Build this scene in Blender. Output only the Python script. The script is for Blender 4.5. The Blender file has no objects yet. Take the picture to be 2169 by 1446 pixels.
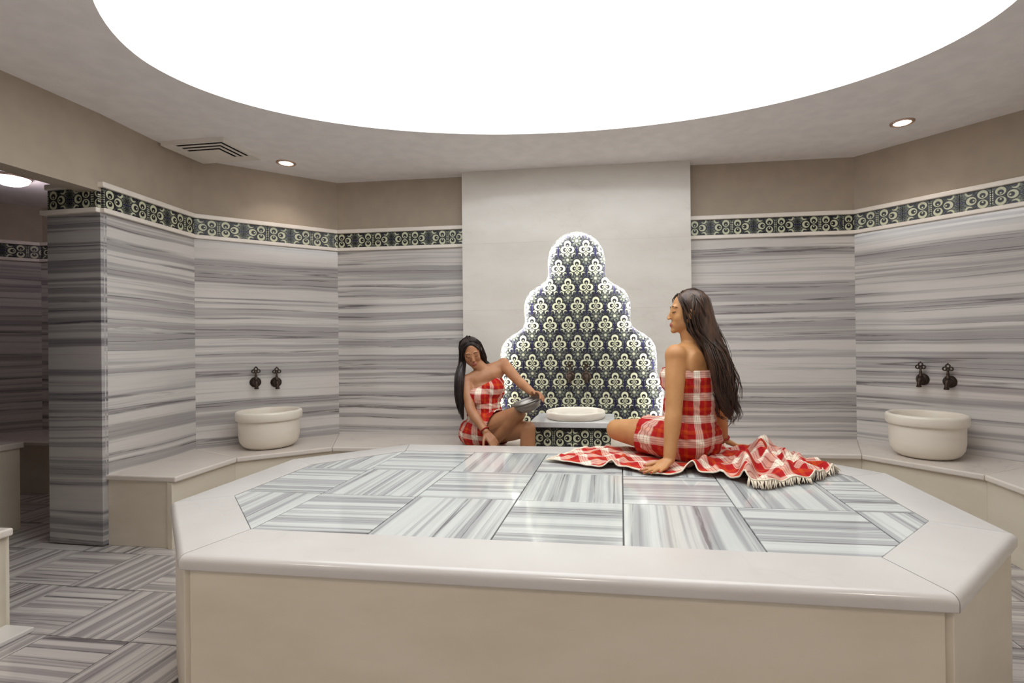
import bpy, bmesh, math, random
import numpy as np
from mathutils import Vector, Matrix, Quaternion, noise
random.seed(7)
C = bpy.context.scene.collection
scene = bpy.context.scene
PI = math.pi
S = 0.41          # side of one marble tile in metres: the plan below is drawn in tiles
ZF = 1.49         # platform top above the floor, in tiles

def T(x, y, z=0.0):
    return Vector((x * S, y * S, (z + ZF) * S))

# ------------------------------------------------------------------ camera
cam_d = bpy.data.cameras.new('camera')
cam = bpy.data.objects.new('camera', cam_d); C.objects.link(cam)
cam_d.sensor_width = 36.0
cam_d.lens = 1082.78 / 2169 * 36
cam_d.shift_x = -(1160.8 - 1084.5) / 2169
cam_d.clip_start = 0.05
_y, _p, _r = 0.1409, 0.0024, -0.0107
_f = Vector((-math.sin(_y) * math.cos(_p), math.cos(_y) * math.cos(_p), math.sin(_p)))
_rt = Vector((math.cos(_y), math.sin(_y), 0)); _up = _rt.cross(_f)
_r2 = math.cos(_r) * _rt + math.sin(_r) * _up; _u2 = -math.sin(_r) * _rt + math.cos(_r) * _up
cm = Matrix((( _r2.x, _u2.x, -_f.x), (_r2.y, _u2.y, -_f.y), (_r2.z, _u2.z, -_f.z))).to_4x4()
cm.translation = T(2.9932, -3.7736, 1.4872)
cam.matrix_world = cm
scene.camera = cam

# ------------------------------------------------------------------ world, exposure
scene.view_settings.view_transform = 'Standard'
scene.view_settings.look = 'None'
scene.view_settings.gamma = 1.0
scene.view_settings.use_curve_mapping = False
scene.view_settings.exposure = 0.0
OVAL_STRENGTH = 3.9
SPOT_W = 5.5
REAR_FILL_W = 39.0
SIDE_W = 3.0
w = bpy.data.worlds.new('world'); scene.world = w; w.use_nodes = True
w.node_tree.nodes['Background'].inputs[0].default_value = (0.05, 0.048, 0.045, 1)
w.node_tree.nodes['Background'].inputs[1].default_value = 1.0
try:
    scene.cycles.max_bounces = 10; scene.cycles.diffuse_bounces = 6
    scene.cycles.sample_clamp_indirect = 6.0
    scene.cycles.use_denoising = True
except Exception:
    pass

# ------------------------------------------------------------------ shader helpers
class F:
    """a float socket (or number) with arithmetic, for node maths"""
    def __init__(s, nt, v): s.nt, s.v = nt, v
    def _m(s, op, *a):
        n = s.nt.nodes.new('ShaderNodeMath'); n.operation = op
        for i, q in enumerate((s,) + a):
            q = q.v if isinstance(q, F) else q
            if isinstance(q, (int, float)): n.inputs[i].default_value = q
            else: s.nt.links.new(q, n.inputs[i])
        return F(s.nt, n.outputs[0])
    def __add__(s, o): return s._m('ADD', o)
    __radd__ = __add__
    def __sub__(s, o): return s._m('SUBTRACT', o)
    def __rsub__(s, o): return F(s.nt, o)._m('SUBTRACT', s)
    def __mul__(s, o): return s._m('MULTIPLY', o)
    __rmul__ = __mul__
    def __truediv__(s, o): return s._m('DIVIDE', o)
    def abs(s): return s._m('ABSOLUTE')
    def floor(s): return s._m('FLOOR')
    def frac(s): return s._m('FRACT')
    def sin(s): return s._m('SINE')
    def cos(s): return s._m('COSINE')
    def sqrt(s): return s._m('SQRT')
    def min(s, o): return s._m('MINIMUM', o)
    def max(s, o): return s._m('MAXIMUM', o)
    def mod(s, o): return s._m('FLOORED_MODULO', o)
    def atan2(s, o): return s._m('ARCTAN2', o)
    def less(s, o): return s._m('LESS_THAN', o)
    def clamp(s):
        n = s.nt.nodes.new('ShaderNodeClamp'); s.nt.links.new(s.v, n.inputs[0]); return F(s.nt, n.outputs[0])
    def smooth(s, a, b):
        n = s.nt.nodes.new('ShaderNodeMapRange'); n.interpolation_type = 'SMOOTHSTEP'
        s.nt.links.new(s.v, n.inputs[0]); n.inputs[1].default_value = a; n.inputs[2].default_value = b
        return F(s.nt, n.outputs[0])

def new_mat(name):
    m = bpy.data.materials.new(name); m.use_nodes = True
    return m, m.node_tree, m.node_tree.nodes['Principled BSDF']

def setp(b, **k):
    for key, v in k.items():
        key = key.replace('_', ' ')
        for n in b.inputs:
            if n.name.lower() == key.lower(): n.default_value = v

def coords(nt, kind='Object'):
    t = nt.nodes.new('ShaderNodeTexCoord'); sp = nt.nodes.new('ShaderNodeSeparateXYZ')
    nt.links.new(t.outputs[kind], sp.inputs[0])
    return [F(nt, sp.outputs[i]) for i in range(3)]

def vec(nt, *a):
    n = nt.nodes.new('ShaderNodeCombineXYZ')
    for i, q in enumerate(a):
        q = q.v if isinstance(q, F) else q
        if isinstance(q, (int, float)): n.inputs[i].default_value = q
        else: nt.links.new(q, n.inputs[i])
    return n.outputs[0]

def noise_n(nt, v, scale=1.0, detail=2.0, rough=0.5):
    n = nt.nodes.new('ShaderNodeTexNoise'); nt.links.new(v, n.inputs['Vector'])
    n.inputs['Scale'].default_value = scale; n.inputs['Detail'].default_value = detail
    n.inputs['Roughness'].default_value = rough
    return F(nt, n.outputs[0])

def mixc(nt, f, a, b):
    n = nt.nodes.new('ShaderNodeMix'); n.data_type = 'RGBA'
    fs = f.v if isinstance(f, F) else f
    if isinstance(fs, (int, float)): n.inputs[0].default_value = fs
    else: nt.links.new(fs, n.inputs[0])
    for i, q in ((6, a), (7, b)):
        if isinstance(q, tuple): n.inputs[i].default_value = q if len(q) == 4 else q + (1,)
        else: nt.links.new(q, n.inputs[i])
    return n.outputs[2]

def rnd(nt):
    return F(nt, nt.nodes.new('ShaderNodeObjectInfo').outputs['Random'])

def srgb(r, g, b):
    def f(c):
        c /= 255.0
        return c / 12.92 if c <= 0.04045 else ((c + 0.055) / 1.055) ** 2.4
    return (f(r), f(g), f(b), 1)

def bump(nt, b, h, strength=0.2, dist=0.002):
    n = nt.nodes.new('ShaderNodeBump'); n.inputs['Strength'].default_value = strength
    n.inputs['Distance'].default_value = dist
    nt.links.new(h.v, n.inputs['Height']); nt.links.new(n.outputs[0], b.inputs['Normal'])

def m_stripe(name, axis, light, mid, dark, vein, freq=1.0, rough=0.12, contrast=1.0, ior=1.6):
    """banded marble: bands run along local X and change along the local axis given"""
    m, nt, b = new_mat(name)
    c = coords(nt); x, t = c[0], c[axis]
    r = rnd(nt) * 37.0
    wob = noise_n(nt, vec(nt, x * 1.1, t * 2.0, r), 1.0, 1.0) - 0.5
    t2 = t + wob * 0.045
    n1 = noise_n(nt, vec(nt, x * 0.16, t2 * (19.0 * freq), r), 1.0, 2.0, 0.6)
    n2 = noise_n(nt, vec(nt, x * 0.6, t2 * (62.0 * freq), r + 11.0), 1.0, 3.0, 0.6)
    n3 = noise_n(nt, vec(nt, x * 0.22, t2 * (21.0 * freq), r + 23.0), 1.0, 1.0, 0.5)
    n4 = noise_n(nt, vec(nt, x * 4.0, t2 * 60.0, r + 5.0), 1.0, 3.0, 0.65)
    base = (n1 * 0.72 + n2 * 0.28)
    f1 = base.smooth(0.44, 0.57)
    f2 = (n2 * 0.6 + n1 * 0.4).smooth(0.56, 0.68)
    v = 1.0 - ((n3 - 0.5).abs()).smooth(0.004, 0.022)
    v = v * n1.smooth(0.40, 0.60) * n4.smooth(0.35, 0.55)
    col = mixc(nt, f1 * contrast, light, mid)
    col = mixc(nt, f2 * (0.75 * contrast), col, dark)
    col = mixc(nt, v * 0.85, col, vein)
    col = mixc(nt, (n4.smooth(0.3, 0.8)) * 0.16, col, mid)
    nt.links.new(col, b.inputs['Base Color'])
    setp(b, roughness=rough, ior=ior)
    return m

M = {}
M['wall_stripe'] = m_stripe('wall_striped_marble', 2, srgb(204, 200, 196), srgb(160, 156, 155), srgb(124, 119, 121), srgb(88, 82, 85), 0.68, 0.11, 1.0, 1.75)
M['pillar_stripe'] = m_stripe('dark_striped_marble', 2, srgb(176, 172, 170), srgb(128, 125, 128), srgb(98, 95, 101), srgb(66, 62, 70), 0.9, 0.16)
M['floor_stripe'] = m_stripe('floor_striped_marble', 1, srgb(190, 184, 180), srgb(146, 140, 140), srgb(110, 104, 107), srgb(78, 73, 77), 0.95, 0.16)
M['top_stripe'] = m_stripe('platform_striped_marble', 1, srgb(205, 208, 205), srgb(164, 166, 167), srgb(124, 124, 127), srgb(86, 82, 87), 0.85, 0.09)

def m_plain_marble(name, c1, c2, rough=0.18, vein=0.25, ior=1.5):
    m, nt, b = new_mat(name)
    c = coords(nt, 'Object'); r = rnd(nt) * 19.0
    n1 = noise_n(nt, vec(nt, c[0] * 1.6 + r, c[1] * 1.6, c[2] * 4.0), 1.0, 4.0, 0.6)
    n2 = noise_n(nt, vec(nt, c[0] * 2.2 + c[2] * 2.0, c[1] * 2.2 + r, c[2] * 3.0), 1.0, 3.0, 0.55)
    v = 1.0 - ((n2 - 0.5).abs()).smooth(0.0, 0.012)
    col = mixc(nt, n1.smooth(0.35, 0.7), c1, c2)
    col = mixc(nt, v * n1.smooth(0.42, 0.6) * vein, col, srgb(150, 140, 130))
    nt.links.new(col, b.inputs['Base Color']); setp(b, roughness=rough, ior=ior)
    return m
M['white_marble'] = m_plain_marble('white_marble', srgb(205, 202, 198), srgb(198, 194, 190), 0.2, 0.06)
M['shaded_marble'] = m_plain_marble('shaded_marble', srgb(212, 203, 186), srgb(203, 193, 174), 0.4, 0.02)  # same stone as the white marble, warm shade of upright faces put into the colour
M['bench_marble'] = m_plain_marble('bench_marble', srgb(216, 207, 198), srgb(206, 196, 187), 0.22, 0.12)
M['panel_marble'] = m_plain_marble('panel_marble', srgb(211, 207, 200), srgb(203, 198, 190), 0.14, 0.08, 1.45)
M['basin_marble'] = m_plain_marble('basin_stone', srgb(226, 218, 205), srgb(218, 209, 195), 0.35, 0.05)
M['fountain_marble'] = m_plain_marble('fountain_marble', srgb(218, 218, 216), srgb(190, 190, 192), 0.12, 0.2)

def m_flat(name, col, rough=0.6, metal=0.0, grain=0.0, ior=1.45):
    m, nt, b = new_mat(name)
    c = coords(nt, 'Object')
    n = noise_n(nt, vec(nt, *c), 9.0, 3.0)
    dk = tuple(v * 0.93 for v in col[:3]) + (1,)
    nt.links.new(mixc(nt, n.smooth(0.3, 0.7), col, dk), b.inputs['Base Color'])
    setp(b, roughness=rough, metallic=metal, ior=ior)
    if grain:
        g = noise_n(nt, vec(nt, *c), 260.0, 2.0); bump(nt, b, g, grain, 0.001)
    return m
M['paint'] = m_flat('beige_wall_paint', srgb(172, 159, 143), 0.75, 0, 0.12)
M['ceiling'] = m_flat('white_ceiling_paint', srgb(236, 233, 232), 0.8, 0, 0.1)
M['grout'] = m_flat('grey_grout', srgb(128, 124, 124), 0.8)
M['moulding'] = m_flat('white_moulding', srgb(232, 224, 214), 0.3)
M['bronze'] = m_flat('dark_bronze', srgb(62, 50, 42), 0.38, 0.75, 0.2)
M['chrome'] = m_flat('lamp_ring_metal', srgb(205, 180, 165), 0.3, 0.8)
M['vent'] = m_flat('white_vent_metal', srgb(226, 220, 212), 0.5)
M['black'] = m_flat('dark_void', srgb(28, 24, 22), 0.9)
M['bowl'] = m_flat('hammered_tin', srgb(150, 145, 140), 0.38, 0.85, 0.5)
M['red_band'] = m_flat('red_thread', srgb(150, 28, 22), 0.7)

def m_emit(name, col, s):
    m = bpy.data.materials.new(name); m.use_nodes = True; nt = m.node_tree
    nt.nodes.remove(nt.nodes['Principled BSDF'])
    e = nt.nodes.new('ShaderNodeEmission'); e.inputs[0].default_value = col; e.inputs[1].default_value = s
    nt.links.new(e.outputs[0], nt.nodes['Material Output'].inputs[0])
    return m
M['oval_glow'] = m_emit('oval_light', (0.965, 0.985, 0.985, 1), OVAL_STRENGTH)
M['spot_glow'] = m_emit('spot_lens', (1.0, 0.86, 0.76, 1), 14.0)
M['led'] = m_emit('led_strip', (1.0, 0.98, 0.95, 1), 80.0)
M['globe'] = m_emit('side_lamp', (1.0, 0.93, 0.92, 1), 9.0)

def m_water():
    m, nt, b = new_mat('water')
    c = coords(nt); n = noise_n(nt, vec(nt, *c), 30.0, 2.0)
    setp(b, base_color=(0.80, 0.86, 0.82, 1), roughness=0.03, ior=1.33, transmission_weight=1.0)
    bump(nt, b, n, 0.2, 0.003)
    return m
M['water'] = m_water()

CREAM, NAVY, LEAF, INK = srgb(198, 200, 172), srgb(20, 18, 44), srgb(112, 118, 106), srgb(22, 21, 28)

def disc(u, v, cu, cv, r, soft=0.018):
    d = ((u - cu) * (u - cu) + (v - cv) * (v - cv)).sqrt()
    return 1.0 - d.smooth(r - soft, r + soft)

def petals(u, v, cu, cv, n, r0, r1, soft=0.03, ph=0.0):
    du, dv = u - cu, v - cv
    d = (du * du + dv * dv).sqrt(); a = dv.atan2(du)
    rr = ((a * (n / 2.0) + ph).cos().abs()) * (r1 - r0) + r0
    return 1.0 - (d - rr).smooth(-soft, soft)

def m_glaze(name, build):
    m, nt, b = new_mat(name)
    c = coords(nt)
    col = build(nt, c)
    nt.links.new(col, b.inputs['Base Color'])
    setp(b, roughness=0.3, ior=1.4)
    return m

def glaze_panel(nt, c):
    P = 0.376 * S; R = 0.386 * S
    u, v = c[0] / P, c[2] / R
    row = v.floor(); off = row.mod(2.0) * 0.5
    q = ((u + off).frac() - 0.5); a = q.abs(); p = v.frac() - 0.5
    sw = noise_n(nt, vec(nt, u * 1.0, v * 1.0, 0.0), 7.0, 2.0, 0.6)
    # dark ground with thin pale scrolls
    scroll = 1.0 - ((sw - 0.5).abs()).smooth(0.012, 0.04)
    col = mixc(nt, sw.smooth(0.42, 0.6), INK, NAVY)
    col = mixc(nt, scroll * 0.55, col, LEAF)
    # star of leaves between the flowers, fan of leaves under them
    st = petals(a, p, 0.5, 0.33, 8, 0.05, 0.27, 0.02)
    st_in = petals(a, p, 0.5, 0.33, 8, 0.02, 0.17, 0.03)
    col = mixc(nt, st, col, LEAF); col = mixc(nt, st_in, col, INK)
    col = mixc(nt, petals(a, p, 0.5, 0.33, 8, 0.01, 0.09, 0.02), col, CREAM)
    stem = (1.0 - (a - 0.5).abs().smooth(0.02, 0.05)) * (1.0 - p.smooth(0.0, 0.08))
    col = mixc(nt, stem, col, srgb(20, 18, 62))
    lf = disc(a, p, 0.33, -0.42, 0.11) - disc(a, p, 0.36, -0.46, 0.10)
    col = mixc(nt, lf.clamp(), col, CREAM)
    lf2 = disc(a, p, 0.40, -0.12, 0.10) - disc(a, p, 0.44, -0.16, 0.10)
    col = mixc(nt, lf2.clamp(), col, LEAF)
    # dark halo, three ringed flowers
    halo = disc(a, p, 0.0, 0.17, 0.235).max(disc(a, p, 0.19, -0.13, 0.225))
    col = mixc(nt, halo, col, INK)
    ring = disc(a, p, 0.0, 0.17, 0.185).max(disc(a, p, 0.19, -0.13, 0.18))
    col = mixc(nt, ring, col, CREAM)
    hole = disc(a, p, 0.0, 0.124, 0.112).max(disc(a, p, 0.148, -0.13, 0.108))
    col = mixc(nt, hole, col, INK)
    dot = disc(a, p, 0.0, 0.085, 0.036).max(disc(a, p, 0.112, -0.13, 0.036))
    dot = dot.max(disc(a, p, 0.0, -0.44, 0.05)).max(disc(a, p, 0.075, -0.36, 0.045)).max(disc(a, p, 0.0, -0.3, 0.03))
    return mixc(nt, dot, col, CREAM)
M['glaze_panel'] = m_glaze('iznik_panel_tile', glaze_panel)

def glaze_frieze(nt, c):
    mm, z = c[0] / S, c[2] / S          # tile is 0.41 x 0.31, local x = 0 at the flower side
    a = z.abs()
    sw = noise_n(nt, vec(nt, mm, z, 0.0), 19.0, 2.0, 0.6)
    scroll = 1.0 - ((sw - 0.5).abs()).smooth(0.012, 0.04)
    col = mixc(nt, sw.smooth(0.42, 0.6), INK, NAVY)
    col = mixc(nt, scroll * 0.6, col, LEAF)
    st = petals(mm, a, 0.415, 0.06, 8, 0.02, 0.125, 0.008)
    col = mixc(nt, st, col, LEAF)
    col = mixc(nt, petals(mm, a, 0.415, 0.06, 8, 0.005, 0.07, 0.01), col, INK)
    lf = disc(mm, a, 0.29, 0.13, 0.05, 0.006) - disc(mm, a, 0.275, 0.15, 0.045, 0.006)
    col = mixc(nt, lf.clamp(), col, CREAM)
    lf3 = disc(mm, a, 0.03, 0.15, 0.045, 0.006) - disc(mm, a, 0.015, 0.165, 0.04, 0.006)
    col = mixc(nt, lf3.clamp(), col, LEAF)
    stem = (1.0 - a.smooth(0.006, 0.016)) * mm.smooth(0.32, 0.35)
    col = mixc(nt, stem, col, srgb(24, 20, 70))
    halo = disc(mm, a, 0.112, 0.077, 0.084, 0.005).max(disc(mm, a, 0.258, 0.0, 0.084, 0.005))
    col = mixc(nt, halo, col, INK)
    ring = disc(mm, a, 0.112, 0.077, 0.068, 0.005).max(disc(mm, a, 0.258, 0.0, 0.068, 0.005))
    col = mixc(nt, ring, col, CREAM)
    hole = disc(mm, a, 0.112, 0.062, 0.040, 0.005).max(disc(mm, a, 0.243, 0.0, 0.040, 0.005))
    col = mixc(nt, hole, col, INK)
    dot = disc(mm, a, 0.112, 0.048, 0.013, 0.004).max(disc(mm, a, 0.227, 0.0, 0.013, 0.004))
    dot = dot.max(disc(mm, a, 0.014, 0.018, 0.011, 0.004)).max(disc(mm, a, 0.014, 0.05, 0.009, 0.004)).max(disc(mm, a, 0.014, 0.09, 0.009, 0.004))
    return mixc(nt, dot, col, CREAM)
M['glaze_frieze'] = m_glaze('iznik_frieze_tile', glaze_frieze)

def m_plaid():
    m, nt, b = new_mat('red_plaid_cotton')
    uv = coords(nt, 'UV'); u, v = uv[0], uv[1]
    def bands(t, ph):
        q = (t / 0.112 + ph).frac()
        white = q.smooth(0.0, 0.01) - q.smooth(0.36, 0.37)
        orange = q.smooth(0.56, 0.57) - q.smooth(0.70, 0.71)
        lines = 1.0 - ((t / 0.0112).frac() - 0.5).abs().smooth(0.07, 0.14)
        col = mixc(nt, orange, srgb(170, 16, 20), srgb(194, 76, 38))
        col = mixc(nt, white, col, srgb(240, 228, 212))
        return mixc(nt, lines * (white * 0.55 + 0.05), col, srgb(96, 44, 30))
    cA, cB = bands(u, 0.1), bands(v, 0.3)
    col = mixc(nt, 0.5, cA, cB)
    g = nt.nodes.new('ShaderNodeHueSaturation'); g.inputs['Saturation'].default_value = 1.15
    nt.links.new(col, g.inputs['Color']); nt.links.new(g.outputs[0], b.inputs['Base Color'])
    setp(b, roughness=0.9)
    n = noise_n(nt, vec(nt, u, v, 0.0), 26.0, 3.0)
    bump(nt, b, n, 0.35, 0.008)
    return m
M['plaid'] = m_plaid()
M['fringe'] = m_flat('cream_cotton_fringe', srgb(232, 220, 200), 0.9)

def m_skin(name, c1, c2):
    m, nt, b = new_mat(name)
    c = coords(nt); n = noise_n(nt, vec(nt, *c), 14.0, 4.0)
    nt.links.new(mixc(nt, n.smooth(0.3, 0.7), c1, c2), b.inputs['Base Color'])
    setp(b, roughness=0.5, subsurface_weight=0.12)
    try: b.inputs['Subsurface Radius'].default_value = (0.012, 0.005, 0.003)
    except Exception: pass
    g = noise_n(nt, vec(nt, *c), 300.0, 2.0); bump(nt, b, g, 0.06, 0.001)
    return m
M['skin_a'] = m_skin('tanned_skin', srgb(192, 140, 90), srgb(182, 128, 80))
M['skin_b'] = m_skin('rosy_skin', srgb(174, 124, 88), srgb(164, 112, 78))
M['lips'] = m_flat('lips', srgb(168, 92, 80), 0.4)
M['nails'] = m_flat('red_nail_polish', srgb(170, 26, 24), 0.2)
M['eye'] = m_flat('dark_eye', srgb(38, 26, 22), 0.25)
M['eye_white'] = m_flat('eye_white', srgb(220, 210, 202), 0.25)

def m_hair(name, a, bcol):
    m, nt, b = new_mat(name)
    c = coords(nt)
    n = noise_n(nt, vec(nt, c[0] * 60.0, c[1] * 60.0, c[2] * 5.0), 1.0, 3.0)
    nt.links.new(mixc(nt, n.smooth(0.3, 0.7), a, bcol), b.inputs['Base Color'])
    setp(b, roughness=0.42, ior=1.5)
    return m
M['hair_a'] = m_hair('long_brown_hair', srgb(84, 58, 42), srgb(46, 32, 24))
M['hair_b'] = m_hair('dark_brown_hair', srgb(48, 34, 30), srgb(28, 20, 19))

# ------------------------------------------------------------------ object helpers
WM = {}                                   # object name -> world matrix

def link(o, parent=None, mw=None):
    C.objects.link(o)
    mw = mw.copy() if mw is not None else Matrix.Identity(4)
    WM[o.name] = mw
    if parent is not None:
        o.parent = parent
        o.matrix_local = WM[parent.name].inverted() @ mw
    else:
        o.matrix_world = mw
    return o

def mesh(name, verts, faces, mats=(), smooth=False):
    me = bpy.data.meshes.new(name)
    me.from_pydata([tuple(v) for v in verts], [], faces)
    for m in (mats if isinstance(mats, (list, tuple)) else [mats]): me.materials.append(m)
    if smooth:
        me.polygons.foreach_set('use_smooth', [True] * len(me.polygons))
    me.update()
    return me

def obj(name, me, parent=None, mw=None, bevel=0.0, seg=2):
    o = bpy.data.objects.new(name, me)
    link(o, parent, mw)
    if bevel:
        b = o.modifiers.new('bevel', 'BEVEL'); b.width = bevel; b.segments = seg
        b.limit_method = 'ANGLE'; b.angle_limit = math.radians(30); b.harden_normals = False
    return o

def tag(o, label=None, cat=None, group=None, kind=None):
    if label: o['label'] = label
    if cat: o['category'] = cat
    if group: o['group'] = group
    if kind: o['kind'] = kind
    return o

def thing(name, loc, label, cat, group=None, kind=None):
    o = bpy.data.objects.new(name, None); o.empty_display_size = 0.1
    link(o, None, Matrix.Translation(loc))
    return tag(o, label, cat, group, kind)

def prism(name, poly, z0, z1, mats, org=None):
    """poly: list of (x, y) in metres, counter-clockwise; vertices relative to org"""
    a = sum(poly[i][0] * poly[(i + 1) % len(poly)][1] - poly[(i + 1) % len(poly)][0] * poly[i][1] for i in range(len(poly)))
    if a < 0: poly = poly[::-1]
    n = len(poly); ox, oy, oz = org if org is not None else (0, 0, 0)
    v = [(x - ox, y - oy, z0 - oz) for x, y in poly] + [(x - ox, y - oy, z1 - oz) for x, y in poly]
    f = [tuple(range(n - 1, -1, -1)), tuple(range(n, 2 * n))] + [(i, (i + 1) % n, n + (i + 1) % n, n + i) for i in range(n)]
    return mesh(name, v, f, mats)

def box(name, x0, x1, y0, y1, z0, z1, mats):
    return prism(name, [(x0, y0), (x1, y0), (x1, y1), (x0, y1)], z0, z1, mats)

def lathe(name, prof, mats, seg=48, smooth=True, closed=False):
    v, f = [], []
    for r, z in prof:
        for i in range(seg):
            a = 2 * PI * i / seg; v.append((r * math.cos(a), r * math.sin(a), z))
    for k in range(len(prof) - 1):
        for i in range(seg):
            j = (i + 1) % seg
            f.append((k * seg + i, k * seg + j, (k + 1) * seg + j, (k + 1) * seg + i))
    return mesh(name, v, f, mats, smooth)

def tube_geo(pts, rads, seg=8, base=0, caps=True, flat=1.0):
    """vertices and faces of a tube along pts"""
    v, f = [], []
    n = len(pts); up = Vector((0.13, 0.21, 0.97)); prev = None
    for i, p in enumerate(pts):
        d = (pts[min(i + 1, n - 1)] - pts[max(i - 1, 0)])
        d = d.normalized() if d.length > 1e-9 else Vector((0, 0, 1))
        if prev is None:
            s = d.cross(up)
            if s.length < 1e-3: s = d.cross(Vector((1, 0, 0)))
        else:
            s = prev - d * prev.dot(d)
            if s.length < 1e-6: s = d.cross(up)
        s.normalize(); prev = s; t = d.cross(s)
        for k in range(seg):
            a = 2 * PI * k / seg
            v.append(p + s * (math.cos(a) * rads[i]) + t * (math.sin(a) * rads[i] * flat))
    for i in range(n - 1):
        for k in range(seg):
            l = (k + 1) % seg
            f.append((base + i * seg + k, base + i * seg + l, base + (i + 1) * seg + l, base + (i + 1) * seg + k))
    if caps:
        f.append(tuple(base + k for k in range(seg - 1, -1, -1)))
        f.append(tuple(base + (n - 1) * seg + k for k in range(seg)))
    return v, f

def tubes(name, lst, mats, seg=8, smooth=True, flat=1.0):
    V, Fc = [], []
    for pts, rads in lst:
        v, f = tube_geo(pts, rads, seg, len(V), True, flat); V += v; Fc += f
    return mesh(name, V, Fc, mats, smooth)

def clip(poly, p, n):
    """keep the part of poly with (x - p).n <= 0"""
    out = []
    for i in range(len(poly)):
        a, b = poly[i], poly[(i + 1) % len(poly)]
        da = (a[0] - p[0]) * n[0] + (a[1] - p[1]) * n[1]; db = (b[0] - p[0]) * n[0] + (b[1] - p[1]) * n[1]
        if da <= 0: out.append(a)
        if (da < 0 < db) or (db < 0 < da):
            t = da / (da - db); out.append((a[0] + (b[0] - a[0]) * t, a[1] + (b[1] - a[1]) * t))
    return out

def clip_convex(poly, cv):
    for i in range(len(cv)):
        a, b = cv[i], cv[(i + 1) % len(cv)]
        poly = clip(poly, a, (b[1] - a[1], a[0] - b[0]))
        if len(poly) < 3: return []
    return poly

def area(p):
    return abs(sum(p[i][0] * p[(i + 1) % len(p)][1] - p[(i + 1) % len(p)][0] * p[i][1] for i in range(len(p)))) / 2

def striped_tile(parent, poly, zt, th, vertical, mat, name='tile'):
    """one marble tile, polygon in metres, bands along x (or along y when vertical)"""
    cx = sum(p[0] for p in poly) / len(poly); cy = sum(p[1] for p in poly) / len(poly)
    a = PI / 2 if vertical else 0.0
    mw = Matrix.Translation((cx, cy, zt)) @ Matrix.Rotation(a, 4, 'Z')
    inv = mw.inverted()
    loc = [inv @ Vector((x, y, zt)) for x, y in poly]
    me = prism(name, [(q.x, q.y) for q in loc], -th, 0.0, mat)
    return obj(name, me, parent, mw, 0.0012, 1)

def TT(p, z=0.0):
    return (p[0] * S, p[1] * S)

def poly_t(pts):
    return [(x * S, y * S) for x, y in pts]

# ------------------------------------------------------------------ floor
floor = obj('floor', box('floor', -14 * S, 10 * S, -6 * S, 8.2 * S, -0.15, -0.012, M['grout']))
tag(floor, 'floor of grey striped marble tiles laid in a basket pattern', None, None, 'structure')
FT = 0.97
TILE_SQ = prism('tile', [(-FT * S / 2 + 0.002, -FT * S / 2 + 0.002), (FT * S / 2 - 0.002, -FT * S / 2 + 0.002), (FT * S / 2 - 0.002, FT * S / 2 - 0.002), (-FT * S / 2 + 0.002, FT * S / 2 - 0.002)], -0.012, 0.0, M['floor_stripe'])
n_t = 0
for i in range(-8, 13):
    for j in range(-6, 6):
        x, y = -3.89 + FT * (i + 0.5), 1.72 + FT * (j + 0.5)
        if -0.9 < x < 5.5 and 0.2 < y < 2.8: continue                # under the platform
        if x > 8.6 or y > 6.1 or y < -4.9: continue
        if x < -3.9 and (y < 0.2): continue
        if x < -5.6 and y > 5.6: continue
        if -9.0 < x < -7.4 and y < 2.8: continue
        if -3.6 < x < 8.2 and y > 5.4: continue
        o = bpy.data.objects.new('tile', TILE_SQ)
        link(o, floor, Matrix.Translation((x * S, y * S, 0.0)) @ Matrix.Rotation(0.0 if (i + j) % 2 else PI / 2, 4, 'Z'))
        n_t += 1

# ------------------------------------------------------------------ walls
CEIL = 5.0
Z_TOP2, Z_TOP1, Z_FR2, Z_FR1 = 3.968, 3.885, 3.576, 3.503   # moulding / frieze / moulding heights
def zw(z): return (z + ZF) * S
FR_ME = {}
def frieze_mesh(L):
    k = round(L, 3)
    if k not in FR_ME:
        FR_ME[k] = box('frieze_tile', 0.0015, k * S - 0.0015, -0.012, 0.01, -0.1545 * S + 0.001, 0.1545 * S - 0.001, M['glaze_frieze'])
    return FR_ME[k]

def wall_frame(p0, p1):
    d = Vector((p1[0] - p0[0], p1[1] - p0[1], 0)); L = d.length; d.normalize()
    m = Matrix(((d.x, -d.y, 0, p0[0] * S), (d.y, d.x, 0, p0[1] * S), (0, 0, 1, 0), (0, 0, 0, 1)))
    return m, L

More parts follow.
